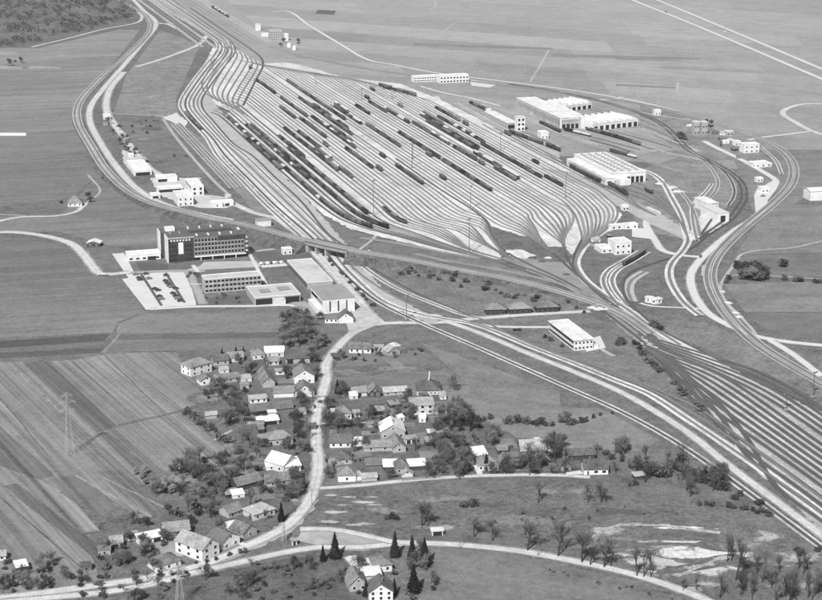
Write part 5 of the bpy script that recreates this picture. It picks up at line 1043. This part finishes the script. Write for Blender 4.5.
# hedge-like planters dividing the car park
for a, b, l in [((141, 275), (161, 306), 'long low planted strip dividing the white car park in two'), ((166, 274.5), (184, 303), 'low planted strip along the right side of the white car park')]:
    pa, pb = P(*a), P(*b); d = pb - pa; o = MB().box(0, d.length, -.7, .7, 0, .9).build('planted_strip', mat('clipped_planting', .10, [(.8, .3)]), None, (pa.x, pa.y, .45), math.atan2(d.y, d.x)); tag(o, l, 'planted strip')
# ================================================================ trees, shrubs, hedges
BARK = mat('bark', .045, [(2, .3)], rnd=.3); TWIG = mat('bare_twigs', .15, [(1, .3)], rnd=.45, space='obj'); LEAFD = mat('dark_scrub_leaves', .08, [(.9, .5)], rnd=.5, space='obj'); LEAFM = mat('spring_leaves', .12, [(.9, .45)], rnd=.45, space='obj'); LEAFP = mat('pale_blossom', .30, [(.9, .35)], rnd=.3, space='obj'); NEED = mat('fir_needles', .022, [(1.2, .5)], rnd=.4, space='obj')
def rnd_dir(rr): 
    v = Vector((rr.gauss(0, 1), rr.gauss(0, 1), rr.gauss(0, 1))); return v.normalized()
def blade(mb, a, b, w):
    d = (b - a); s = d.cross(Vector((.3, .5, .8))); 
    if s.length < 1e-5: s = Vector((1, 0, 0))
    s = s.normalized() * w; n = len(mb.v); mb.v += [tuple(a - s), tuple(a + s), tuple(b)]; mb.f.append((n, n + 1, n + 2))
def leaf(mb, p, s, rr):
    n = rnd_dir(rr); u = n.cross(rnd_dir(rr)).normalized() * s; v = n.cross(u).normalized() * s * rr.uniform(.5, 1); k = len(mb.v)
    mb.v += [tuple(p - u - v), tuple(p + u - v * .6), tuple(p + u * .7 + v), tuple(p - u * .8 + v)]; mb.f.append((k, k + 1, k + 2, k + 3))
def bare_proto(seed, spread=.62, twigs=5, leaves=0, ls=.3, fork=.3):
    """unit-height 10 m tree: tapered trunk, limbs, twigs"""
    rr = random.Random(seed); tr = MB(); cr = MB(); Hh = 10.0
    def grow(p, d, L, r, lev):
        n = 3; q = p
        for i in range(n):
            d = (d + rnd_dir(rr) * .16 + Vector((0, 0, .06))).normalized(); q2 = q + d * (L / n); r2 = r * (1 - .2 * (i + 1) / n * (1.4 if lev else 1))
            tr.tube(q, q2, r * (1 - .22 * i / n), r2, 5 if lev < 2 else 3); q = q2
            if lev < 3 and (i > 0 or lev > 0):
                for _ in range(2 if lev < 2 else 2):
                    s = rnd_dir(rr); s = (d * (1 - spread) + (s - d * s.dot(d)).normalized() * spread + Vector((0, 0, .18))).normalized()
                    grow2(q2, s, L * rr.uniform(.5, .72), r2 * .55, lev + 1)
        return q, d
    def grow2(p, d, L, r, lev):
        if lev >= 3:
            for _ in range(twigs):
                t = (d + rnd_dir(rr) * .75 + Vector((0, 0, .15))).normalized(); e = p + t * L * rr.uniform(.6, 1.3); blade(cr, p, e, .035)
                for __ in range(2):
                    m = p.lerp(e, rr.uniform(.3, .9)); blade(cr, m, m + (t + rnd_dir(rr) * .9).normalized() * L * .55, .028)
                for __ in range(leaves): leaf(cr, p.lerp(e, rr.uniform(.2, 1.1)) + rnd_dir(rr) * .3, ls * rr.uniform(.6, 1.2), rr)
        else: grow(p, d, L, r, lev)
    top, d = grow(Vector((0, 0, -.1)), Vector((0, 0, 1)), Hh * (.5 + fork * .3), .28, 0)
    for _ in range(3): grow2(top, (d + rnd_dir(rr) * .5).normalized(), Hh * .32, .1, 1)
    zm = max(v[2] for v in cr.v); k = Hh / zm
    for m in (tr, cr): m.v = [(x * k, y * k, z * k) for x, y, z in m.v]
    return tr.mesh('trunk'), cr.mesh('crown')
def shrub_proto(seed, n=330, ls=.15, clumps=11, flat=.75):
    """3 m shrub: several stems and clumps of leaves"""
    rr = random.Random(seed); st = MB(); cr = MB(); cs = []
    for i in range(clumps):
        a = rr.uniform(0, 6.28); r = rr.uniform(0, 1.15) ; z = rr.uniform(.6, 2.3) * (1 - r * .25)
        c = Vector((math.cos(a) * r, math.sin(a) * r, z)); cs.append((c, rr.uniform(.45, .8))); st.tube((c.x * .2, c.y * .2, -.05), c, .05, .02, 4)
    for i in range(n):
        c, r = rr.choice(cs); v = rnd_dir(rr) * r * rr.uniform(.55, 1.05); v.z *= flat; p = c + v; p.z = max(.06, p.z); leaf(cr, p, ls * rr.uniform(.6, 1.4), rr)
    return st.mesh('stems'), cr.mesh('crown')
def fir_proto(seed):
    rr = random.Random(seed); tr = MB().tube((0, 0, -.1), (0, 0, 9.6), .2, .03, 6); cr = MB(); z = .7
    while z < 9.9:
        f = (9.95 - z) / 9.2; L = 2.15 * f ** .85 * rr.uniform(.85, 1.12) + .12; nb = max(5, int(13 * f) + 4)
        for i in range(nb):
            a = 6.283 * i / nb + rr.uniform(-.2, .2); l = L * rr.uniform(.72, 1.1); d = Vector((math.cos(a), math.sin(a), 0)); s = Vector((-d.y, d.x, 0)); b = Vector((0, 0, z + rr.uniform(-.1, .1))); e = b + d * l + Vector((0, 0, -.38 * l + .1)); w = .2 + .16 * l
            m = b.lerp(e, .55) + Vector((0, 0, .1)); k = len(cr.v)
            cr.v += [tuple(b), tuple(m + s * w), tuple(e), tuple(m - s * w), tuple(m + Vector((0, 0, -.28 - .08 * l)))]; cr.f += [(k, k + 1, k + 2, k + 3), (k, k + 4, k + 2)]
        z += .26 + .14 * f
    k = len(cr.v); cr.v += [(-.1, 0, 9.4), (.1, 0, 9.4), (0, 0, 10.05)]; cr.f.append((k, k + 1, k + 2))
    return tr.mesh('trunk'), cr.mesh('crown')
PROTO = {'bare': [bare_proto(s, .58, 2) for s in (1, 2, 3, 4, 5)], 'tall': [bare_proto(s, .34, 2, 0, .3, .9) for s in (11, 12, 13, 14)], 'twiggy': [bare_proto(s, .75, 9, 0, .16) for s in (21, 22, 23, 24)],
         'leafy': [bare_proto(s, .7, 7, 1, .18) for s in (31, 32, 33)], 'fir': [fir_proto(s) for s in (41, 42)], 'shrub': [shrub_proto(s) for s in (51, 52, 53, 54)], 'low': [shrub_proto(s, 260, .17, 9, .5) for s in (61, 62)], 'blossom': [bare_proto(s, .75, 5, 5, .22) for s in (71, 72)]}
SPEC = {'bare': ('bare_tree', 'bare tree', 'trunk', BARK, TWIG, 10), 'tall': ('bare_tree', 'tall thin bare tree', 'trunk', BARK, TWIG, 10), 'twiggy': ('bare_tree', 'dense twiggy tree', 'trunk', BARK, TWIG, 10), 'leafy': ('leafy_tree', 'budding leafy tree', 'trunk', BARK, LEAFM, 10), 'fir': ('fir_tree', 'dark fir tree', 'trunk', BARK, NEED, 10),
        'shrub': ('shrub', 'dark shrub', 'stems', BARK, LEAFD, 2.9), 'low': ('low_bush', 'low bush', 'stems', BARK, LEAFM, 2.4), 'blossom': ('blossom_tree', 'pale blossoming tree', 'trunk', BARK, LEAFP, 10)}
for k, pr in PROTO.items():
    for t, c in pr: t.materials.append(SPEC[k][3]); c.materials.append(SPEC[k][4])
TREES = []
def tree(k, x, y, h, sx=1.0): TREES.append((k, x, y, h, sx))
rt = random.Random(99)
# -- single firs and trees that the picture shows one by one (plate position of the foot, height in metres)
for x, y, h in [(323, 561, 8), (335, 557.5, 12.5), (395, 556.5, 12.5), (412, 558.5, 11.5), (424.5, 566, 14), (413.5, 592.5, 13.5), (337.5, 393.5, 9), (486, 470, 9.5), (304, 487.5, 8), (281.5, 521, 10), (366, 596, 8), (394.5, 594, 7.5), (222, 353.5, 4), (236, 352.5, 4.5), (243.5, 352, 4)]: tree('fir', x, y, h, 1.05)
for x, y, h in [(538, 503, 11), (588, 503, 8.5), (601, 503, 10.5), (606, 502, 8), (422, 526, 11.5), (428, 526, 9), (474.5, 537, 10.5), (492, 541, 11), (527.5, 550, 14.5), (558, 556, 16), (582, 562, 13), (590, 565, 10), (604, 567, 13), (611, 566, 8)]: tree('bare', x, y, h)
for x, y, h in [(637, 576, 13), (643.5, 577, 13), (651, 577, 13), (727, 562, 13), (736, 580, 20), (732, 561, 11), (720, 598, 12), (740, 596, 10.5), (743, 595, 11), (757, 578, 11), (766, 573, 8), (780, 573, 9), (796, 601, 14), (683, 591, 6), (697, 591, 6), (762, 583, 9), (772, 590, 8), (752, 600, 10), (812, 600, 11), (786, 597, 9), (806, 590, 8), (775, 604, 10)]: tree('tall', x, y, h)
for _ in range(15): tree(rt.choice(['tall', 'tall', 'bare']), rt.uniform(742, 822), rt.uniform(566, 604), rt.uniform(7, 12))
for x, y, h in [(555.5, 463, 13), (450, 432, 15), (462, 426, 12), (440, 424, 11), (470, 432, 10), (437, 436, 9), (300, 345, 12), (290, 340, 11), (306, 336, 10), (296, 330, 9), (284, 347, 10), (312, 342, 9), (318, 350, 8), (288, 326, 8), (325, 345, 7), (300, 320, 8), (310, 327, 8)]: tree('twiggy', x, y, h, 1.15)
for x, y, h in [(457, 471, 7), (464, 507, 3.5), (473, 506, 4), (392, 518, 4), (386, 520, 3), (397, 520, 3)]: tree('shrub', x, y, h, .9 if h > 5 else 1.4)
# thicket beside the lower right tracks
for _ in range(34):
    x = rt.uniform(628, 728); y = 462 + (x - 628) * .2 + rt.uniform(-4, 10); tree(rt.choice(['twiggy', 'bare', 'tall', 'shrub', 'shrub']) , x, y, rt.uniform(6, 11) if rt.random() < .6 else rt.uniform(3, 5))
for x in range(690, 726, 4): tree('shrub', x + rt.uniform(-2, 2), 478 + (x - 690) * .32 + rt.uniform(-4, 4), rt.uniform(4, 7), 1.2)
for x, y in [(622, 462), (630, 468), (640, 472), (652, 476), (662, 475), (612, 460), (606, 455), (668, 477), (735, 500), (741, 496), (700, 506), (706, 505), (712, 506), (728, 508), (734, 509), (752, 511), (758, 514), (764, 513), (767, 516), (745, 510), (630, 486), (635, 485), (802, 555), (797, 551), (760, 505), (818, 551)]: tree('shrub', x, y, rt.uniform(2.6, 4.6), 1.3)
# hedge shrubs in the field above the lane
for x, y, h in [(477, 422, 5), (483, 421, 3), (490, 419, 4), (509, 424, 6), (519, 423, 6), (527, 424, 5.5), (533, 425, 3.5), (541, 424, 5.5), (536, 426, 3), (546, 426, 3), (552, 426, 3), (570, 425, 5), (575, 424, 4), (581, 423, 4.5), (586, 422, 4), (564, 422, 7), (593, 418, 3), (600, 416, 2.5), (612, 414, 2)]: tree('shrub', x, y, h, 1.1)
# the big bush mound on the right and the hedge beyond it
for _ in range(22): x = rt.gauss(758, 9); tree(rt.choice(['shrub', 'shrub', 'twiggy']), x, 279 + rt.uniform(-9, 3) - abs(x - 758) * .1, rt.uniform(5, 9), 1.3)
for x, y in [(726, 283), (728, 280), (742, 277), (784, 280), (797, 281.5), (800, 282), (815, 283), (819, 283)]: tree('shrub', x, y, rt.uniform(3.5, 5), 1.4)
# bank scrub along the embankment
for _ in range(34): x = 372 + 188 * rt.random() ** 1.2; tree(rt.choice(['shrub', 'low', 'low']), x, 262 + (x - 372) * .205 + rt.uniform(-1, 8), rt.uniform(2, 4.5), 1.4)
for _ in range(8): tree('shrub', rt.gauss(452, 5), 276 + rt.uniform(-2, 2), rt.uniform(3.5, 5.5), 1.4)
for _ in range(22): t = rt.random(); tree('shrub', 322 + 52 * t + rt.uniform(-1, 1), 254 + 54 * t + rt.uniform(-1, 1), rt.uniform(2, 3.6), 1.1)
for _ in range(16): x = rt.uniform(640, 706); tree('low', x, 353 + (x - 640) * .95 + rt.uniform(-2, 3), rt.uniform(2.5, 4.5), 1.4)
for x, y, h in [(653, 326, 5), (657, 328, 5), (661, 330, 4), (618, 345, 5), (621, 344, 5.5), (635, 345, 4), (640, 350, 4), (700, 133, 5), (682, 139, 8), (680, 137, 7), (707, 122, 4), (711, 123, 4), (684, 140, 6), (545, 338, 3), (550, 341, 3.5), (562, 347, 3), (515, 331, 2.5), (519, 331, 2.5), (568, 303, 3), (577, 309, 3), (584, 313, 2.5)]: tree('shrub', x, y, h, 1.3)
for _ in range(26): t = rt.random(); tree(rt.choice(['low', 'twiggy', 'low']), 182 + 60 * t + rt.uniform(-2, 2), 411 + 44 * t + rt.uniform(-2, 2), rt.uniform(2.5, 5))
# village gardens
def scatter(poly, n, kinds, h0, h1):
    xs = [p[0] for p in poly]; ys = [p[1] for p in poly]; c = 0; tries = 0
    while c < n and tries < n * 40:
        tries += 1; x = rt.uniform(min(xs), max(xs)); y = rt.uniform(min(ys), max(ys)); ins = False
        for i in range(len(poly)):
            (x1, y1), (x2, y2) = poly[i], poly[i - 1]
            if (y1 > y) != (y2 > y) and x < (x2 - x1) * (y - y1) / (y2 - y1) + x1: ins = not ins
        if not ins or any(abs(x - b[0]) < 13 and -16 < y - b[1] < 2.0 for b in BLD): continue
        k = rt.choice(kinds); h = rt.uniform(h0, h1); h = h * .5 if k in ('shrub', 'low') else h; tree(k, x, y, h); c += 1
V = ['twiggy', 'twiggy', 'bare', 'leafy', 'twiggy', 'bare', 'low', 'shrub']
scatter([(186, 372), (250, 352), (320, 352), (322, 400), (310, 450), (300, 500), (258, 535), (215, 540), (200, 500), (232, 455), (205, 400)], 110, V, 5, 9)
scatter([(150, 500), (185, 478), (235, 455), (250, 480), (225, 520), (180, 525)], 34, ['twiggy', 'bare', 'shrub', 'leafy', 'low'], 5, 10)
scatter([(130, 475), (150, 472), (182, 488), (176, 498), (140, 486)], 12, ['blossom'], 4, 6); scatter([(170, 468), (206, 462), (212, 478), (176, 482)], 14, ['bare', 'twiggy', 'shrub'], 7, 10)
scatter([(120, 525), (165, 520), (180, 575), (130, 580), (105, 572)], 34, ['shrub', 'twiggy', 'leafy', 'shrub', 'low'], 5, 8); scatter([(176, 566), (225, 556), (250, 548), (245, 553), (190, 572)], 8, ['shrub'], 4, 6)
scatter([(324, 352), (420, 345), (425, 360), (400, 360), (330, 365)], 16, ['shrub', 'low', 'twiggy'], 4, 6)
scatter([(326, 384), (455, 388), (480, 430), (470, 478), (326, 484)], 100, V, 5, 8.5); scatter([(470, 436), (625, 448), (625, 475), (470, 476)], 34, V, 5, 9)
scatter([(0, 556), (40, 560), (110, 578), (150, 580), (60, 592), (0, 598)], 44, ['shrub', 'low', 'twiggy', 'shrub'], 4, 7); scatter([(100, 540), (125, 545), (120, 575), (95, 560)], 10, ['shrub', 'twiggy', 'low'], 5, 7)
scatter([(60, 592), (180, 578), (300, 558), (345, 560), (350, 600), (60, 604)], 60, ['shrub', 'low', 'twiggy', 'bare', 'low'], 4, 7); scatter([(345, 560), (430, 548), (445, 600), (345, 602)], 20, ['shrub', 'twiggy', 'low'], 4, 6.5)
scatter([(100, 112), (112, 116), (150, 172), (140, 178), (120, 150)], 14, ['shrub', 'leafy', 'twiggy'], 5, 8); scatter([(130, 117), (156, 117), (158, 140), (134, 140)], 18, ['shrub', 'low'], 4, 7); scatter([(150, 150), (186, 152), (190, 170), (160, 168)], 10, ['shrub', 'low'], 4, 6)
scatter([(60, 196), (90, 196), (92, 206), (62, 206)], 6, ['leafy', 'shrub'], 5, 8); scatter([(280, 315), (325, 318), (322, 346), (276, 350)], 16, ['twiggy', 'shrub', 'leafy'], 5, 9); scatter([(205, 295), (265, 292), (262, 303), (205, 305)], 12, ['low', 'shrub'], 3, 5)
scatter([(183, 273), (200, 274), (204, 288), (190, 290)], 6, ['shrub', 'low'], 3, 5); scatter([(400, 530), (600, 500), (720, 520), (560, 530)], 16, ['low'], 2, 4); scatter([(550, 568), (700, 604), (690, 606), (545, 572)], 18, ['low', 'shrub'], 2, 4)
scatter([(4, 62), (62, 56), (64, 66), (6, 70)], 10, ['shrub', 'twiggy'], 6, 9); scatter([(96, 176), (205, 215), (205, 222), (120, 196)], 16, ['low', 'shrub'], 3, 5); scatter([(640, 450), (740, 480), (700, 500), (620, 482)], 10, ['bare', 'tall'], 7, 10)
scatter([(700, 120), (740, 135), (770, 165), (720, 150)], 8, ['shrub', 'low'], 4, 6); scatter([(262, 26), (300, 26), (300, 50), (280, 52)], 7, ['shrub', 'leafy'], 5, 8)
LMK = BLD + [(690, 552, 'the pale dug ground'), (450, 322, 'the level crossing'), (70, 455, 'the tall field pylon'), (329, 248, 'the railway bridge'), (758, 275, 'the bushy mound'), (720, 588, 'the lower right grove'), (800, 590, 'the bottom right corner'), (527, 549, 'the middle of the lower road'), (690, 482, 'the trackside thicket'), (640, 500, 'the meadow hollow'), (540, 424, 'the field hedge'), (452, 274, 'the embankment scrub'), (380, 264, 'the embankment foot'), (510, 290, 'the near embankment end'), (680, 380, 'the reception yard throat'), (160, 490, 'the blossom trees'), (190, 472, 'the dark grove'), (60, 590, 'the lower left roadside'), (130, 590, 'the lower road bend'), (250, 590, 'the bottom edge slope'), (300, 330, 'the trees below the gymnasium'), (345, 280, 'the trackside hedge'), (145, 128, 'the allotments'), (20, 62, 'the upper left plots'), (400, 510, 'the stony meadow'), (620, 590, 'the lower right roadside'), (700, 570, 'the sunken pit edge'), (220, 580, 'the lower verge'), (90, 575, 'the roadside copse'), (130, 560, 'the farmyard orchard'), (650, 466, 'the thicket\'s left end'), (715, 490, 'the thicket\'s right end'), (570, 300, 'the pale throat heaps')]
def near_lm(x, y):
    b = min(LMK, key=lambda b: math.hypot(b[0] - x, (b[1] - y) * 1.6)); dx, dy = x - b[0], y - b[1]
    w = ('left of' if dx < 0 else 'right of') if abs(dx) > 1.5 * abs(dy) else ('behind' if dy < 0 else 'before'); return b[2], w, math.hypot(dx, dy)
TREES = [t for t in TREES if t[2] < 606 and -4 < t[1] < 826]
ns = 0; keep = []
for t in sorted(TREES, key=lambda t: -(t[3] * (t[2] + 200))):
    if t[0] == 'shrub':
        ns += 1
        if ns > 296: continue
    keep.append(t)
TREES = keep
LT = {}
for i, (k, x, y, h, sx) in enumerate(TREES):
    ref, w, d = near_lm(x, y); size = ''
    LT.setdefault((SPEC[k][1], w, ref), []).append((d, i))
LAB = {}
for (nm, w, ref), L in LT.items():
    L.sort()
    for n, (d, i) in enumerate(L): LAB[i] = '%s %s %s' % (nm, w, ref) if len(L) == 1 else '%s, %s nearest %s %s' % (nm, ordn(n) if n else 'the', w, ref)
GRP = {'bare': 'bare trees', 'tall': 'tall thin bare trees', 'twiggy': 'twiggy trees', 'leafy': 'budding trees', 'fir': 'fir trees', 'shrub': 'dark shrubs', 'low': 'low bushes', 'blossom': 'blossoming trees'}
for i, (k, x, y, h, sx) in enumerate(TREES):
    nm, ds, tn, m1, m2, uh = SPEC[k]; tm, cm = PROTO[k][i % len(PROTO[k])]
    r = empty(nm, P(x, y), rt.uniform(0, 6.28)); h = h * (1.25 if k in ('bare', 'tall', 'twiggy') else 1); s = h / uh; r.scale = (s * sx * rt.uniform(.9, 1.15), s * sx * rt.uniform(.9, 1.15), s)
    tag(r, LAB[i], 'tree' if 'tree' in nm else 'bush' if k == 'low' else 'shrub', GRP[k]); put(tn, tm, None, r); put('crown', cm, None, r)
print('trees', len(TREES))
# -- far wood in the upper left corner: one mass of scrub
def scrub(poly, n, h, m, name, label, dens=26):
    rr = random.Random(8); mb = MB(); g = [P(*p) for p in poly]
    xs = [p.x for p in g]; ys = [p.y for p in g]; c = 0
    while c < n:
        x = rr.uniform(min(xs), max(xs)); y = rr.uniform(min(ys), max(ys)); ins = False
        for i in range(len(g)):
            a, b = g[i], g[i - 1]
            if (a.y > y) != (b.y > y) and x < (b.x - a.x) * (y - a.y) / (b.y - a.y) + a.x: ins = not ins
        if not ins or mnoise.noise(Vector((x * .02, y * .02, 3))) < -.05 + rr.uniform(-.25, .2): continue
        c += 1; hh = h * rr.uniform(.4, 1.15); rad = hh * .55
        for _ in range(dens):
            v = rnd_dir(rr); leaf(mb, Vector((x + v.x * rad, y + v.y * rad, hh * .55 + abs(v.z) * hh * .45 - rr.random() * hh * .4)), .75 * rr.uniform(.5, 1.3), rr)
    o = mb.build(name, m); o['kind'] = 'stuff'; o['label'] = label; o['category'] = 'wood'; return o
scrub([(-30, -30), (96, -30), (124, 2), (136, 14), (128, 20), (95, 28), (30, 45), (-30, 52)], 1500, 7, mat('far_wood', .10, [(.05, .3), (.4, .3)]), 'wood', 'rough scrub wood filling the upper left corner')
# ================================================================ garden clutter
rh = random.Random(5)
def clear(x, y, r=9): return not any(abs(x - b[0]) < r and -14 < y - b[1] < 5 for b in BLD)
def spots(poly, n, r):
    out = []; xs = [p[0] for p in poly]; ys = [p[1] for p in poly]; t = 0
    while len(out) < n and t < 4000:
        t += 1; x = rh.uniform(min(xs), max(xs)); y = rh.uniform(min(ys), max(ys)); ins = False
        for i in range(len(poly)):
            (x1, y1), (x2, y2) = poly[i], poly[i - 1]
            if (y1 > y) != (y2 > y) and x < (x2 - x1) * (y - y1) / (y2 - y1) + x1: ins = not ins
        if ins and clear(x, y, r) and all(math.hypot(x - a, (y - b) * 1.6) > r for a, b in out) and abs(x - 318) > 9: out.append((x, y))
    return out
WEST = [(190, 372), (250, 356), (312, 360), (308, 440), (298, 495), (258, 530), (222, 535), (205, 500), (232, 455), (208, 400)]; EAST = [(330, 384), (440, 395), (470, 440), (610, 450), (610, 462), (330, 468)]
PZ = ZR[0] + .003
for i, (x, y) in enumerate(spots(WEST, 26, 9) + spots(EAST, 26, 9) + spots([(330, 355), (420, 362), (410, 380), (335, 380)], 4, 9) + spots([(128, 117), (158, 117), (160, 142), (132, 142)], 8, 6)):
    c = P(x, y); a = AL + rh.uniform(-.25, .1); w, d = rh.uniform(5, 13), rh.uniform(6, 18); al = rh.choice([.075, .10, .12, .22, .26, .19])
    ux, uy = Vector((math.cos(a), math.sin(a), 0)), Vector((-math.sin(a), math.cos(a), 0)); PZ += .0006
    m = mat('garden_soil_%d' % (i % 12), al, [(0.3, .2), (1.2, .2)], ang=a + (math.pi / 2 if i % 2 else 0), stripes=[(.9, 40, .22)])
    sheet('garden_plot', [c - ux * w / 2 - uy * d / 2, c + ux * w / 2 - uy * d / 2, c + ux * w / 2 + uy * d / 2, c - ux * w / 2 + uy * d / 2], m, z=PZ, jag=.5, seed=i)
SHL = {}
def lm_label(kindw, x, y):
    ref, w, d = near_lm(x, y); k = (kindw, w, ref); SHL[k] = SHL.get(k, -1) + 1; n = SHL[k]
    return '%s%s %s %s' % (('' if n == 0 else ordn(n) + ' '), kindw, w, ref)
sp = spots(WEST, 16, 7) + spots(EAST, 20, 7) + spots([(60, 575), (110, 572), (130, 550), (118, 540)], 3, 8) + spots([(98, 118), (120, 128), (150, 170), (135, 176)], 4, 6) + spots([(345, 562), (398, 560), (400, 590), (345, 592)], 3, 7) + spots([(690, 120), (740, 138), (770, 165), (735, 160)], 7, 6) + spots([(590, 240), (612, 238), (610, 258), (590, 258)], 3, 6)
nb = len(BLD)
for i, (x, y) in enumerate(sp):
    tone = i % 4; w = rh.uniform(3, 6.5); kw = ['small board shed', 'small tiled shed', 'little pale roofed hut', 'dark lean-to'][tone]
    house((x, y), None, rh.uniform(3, 5), rh.uniform(1.9, 2.6), ['x', 'x', 'shed', 'shed'][tone], rh.uniform(.5, 1.4), [WOODW, GREYW, WHITE, DARKW][tone], [TILED, TILE, SHEETW if i % 8 == 2 else TILEL, TILE][tone], lm_label(kw, x, y), '', 'shed', 'garden_shed', win=(1, 1 if tone < 3 else 0), chim=0, rz=AL + rh.uniform(-.3, .2), width=w, over=.25, ww=.8, wh=.8, sill=.8, frames=False, opening=[(.2, .6, 1.8)] if tone == 3 else None)
del BLD[nb:]
def fence(a, b, label, h=1.3, m=None):
    pa, pb = P(*a), P(*b); d = pb - pa; L = d.length; r = empty('fence', pa, math.atan2(d.y, d.x)); tag(r, label, 'fence', 'garden fences'); n = max(2, int(L / 2.6)); me = WM.setdefault('post', MB().box(-.08, .08, -.08, .08, 0, 1.4).mesh('post'))
    for i in range(n + 1): put('post', me, m or FENCE, r, (L * i / n, 0, 0))
    for z in (.35, .8, 1.2): MB().box(0, L, .09, .13, z, z + .16).build('rail', m or FENCE, r)
FL = [((79, 536), (97, 532), 'left end of'), ((80, 537), (112, 560), 'lower side of'), ((180, 352.5), (191, 352), ''), ((262, 450), (300, 446), ''), ((296, 398), (312, 402), ''), ((420, 452), (455, 454), ''), ((330, 426), (372, 425), ''), ((455, 430), (490, 431), ''), ((402, 481), (440, 478), ''), ((440, 476), (474, 474), ''), ((515, 472), (556, 472), ''), ((300, 505), (290, 514), ''), ((246, 460), (262, 462), ''), ((210, 406), (240, 398), ''), ((330, 402), (368, 401), ''), ((384, 400), (410, 399), ''), ((470, 448), (518, 450), ''), ((112, 561), (118, 545), ''), ((302, 566), (316, 553), ''), ((225, 500), (236, 512), '')]
for a, b, t in FL: fence(a, b, lm_label('board fence', (a[0] + b[0]) / 2, (a[1] + b[1]) / 2))
# spoil heaps and stacks beside the tracks
def heap(x, y, r, h, m, label, name='spoil_heap', cat='heap'):
    rr = random.Random(int(x * 13 + y)); mb = MB(); n = 11
    for k, (f, z) in enumerate(((1, 0), (.75, .5), (.4, .88), (.1, 1))):
        for i in range(n): t = 6.283 * i / n; q = r * f * rr.uniform(.8, 1.2); mb.v.append((q * math.cos(t) * 1.4, q * math.sin(t), h * z * rr.uniform(.85, 1.1)))
    for k in range(3):
        for i in range(n): j = (i + 1) % n; mb.f.append((k * n + i, k * n + j, (k + 1) * n + j, (k + 1) * n + i))
    mb.f.append(tuple(range(3 * n, 4 * n))); tag(mb.build(name, m, None, P(x, y)), label, cat)
HP = mat('pale_rubble', .50, [(.4, .3), (1.5, .25)]); HD = mat('dark_rubble', .09, [(.4, .3)])
for x, y, r, h, d in [(592, 308, 2.5, 1.4, 0), (600, 309.5, 3, 1.6, 0), (606, 310, 2.2, 1.2, 0), (597, 306, 1.8, 1, 0), (378, 350, 3, 1.5, 0), (384, 346, 2.6, 1.6, 1), (394, 345, 3, 1.6, 0), (402, 352, 3, 1.4, 1), (410, 350, 2.5, 1.2, 1), (366, 346, 2, 1, 1), (532, 258, 2.6, 1.2, 1), (542, 262, 2.4, 1.2, 1), (548, 258, 2, 1, 0), (512, 252, 4, 1.4, 0), (516, 244, 4, 1.2, 1), (536, 245, 2, 1, 1), (566, 275, 2.4, 1.2, 1), (722, 292, 2, 1, 0), (728, 303, 2.4, 1, 0), (735, 313, 2.2, 1, 0), (739, 317, 2.4, 1, 0), (690, 126, 3, 2, 0), (716, 132, 3, 1.6, 1), (730, 140, 3, 1.6, 0), (138, 122, 4, 1.6, 1), (146, 130, 4, 1.6, 1), (660, 184, 3, 1.6, 0), (672, 188, 4, 1.8, 0), (678, 192, 4, 1.6, 0)]:
    heap(x, y, r, h, HD if d else HP, lm_label('dark rubble heap' if d else 'pale rubble heap', x, y))
# ================================================================ air
HZ = mat('haze_air', .5); nt = HZ.node_tree; nt.nodes.clear()
pv = nt.nodes.new('ShaderNodeVolumePrincipled'); pv.inputs['Color'].default_value = (.92, .92, .92, 1); pv.inputs['Density'].default_value = 4e-5; pv.inputs['Anisotropy'].default_value = .2
om = nt.nodes.new('ShaderNodeOutputMaterial'); nt.links.new(pv.outputs[0], om.inputs['Volume'])
hz = MB().box(-9500, 9500, -500, 16500, -1, CAM_H + 15).build('haze', HZ); hz['kind'] = 'stuff'; hz['label'] = 'thin pale haze over the whole plain'; hz['category'] = 'haze'
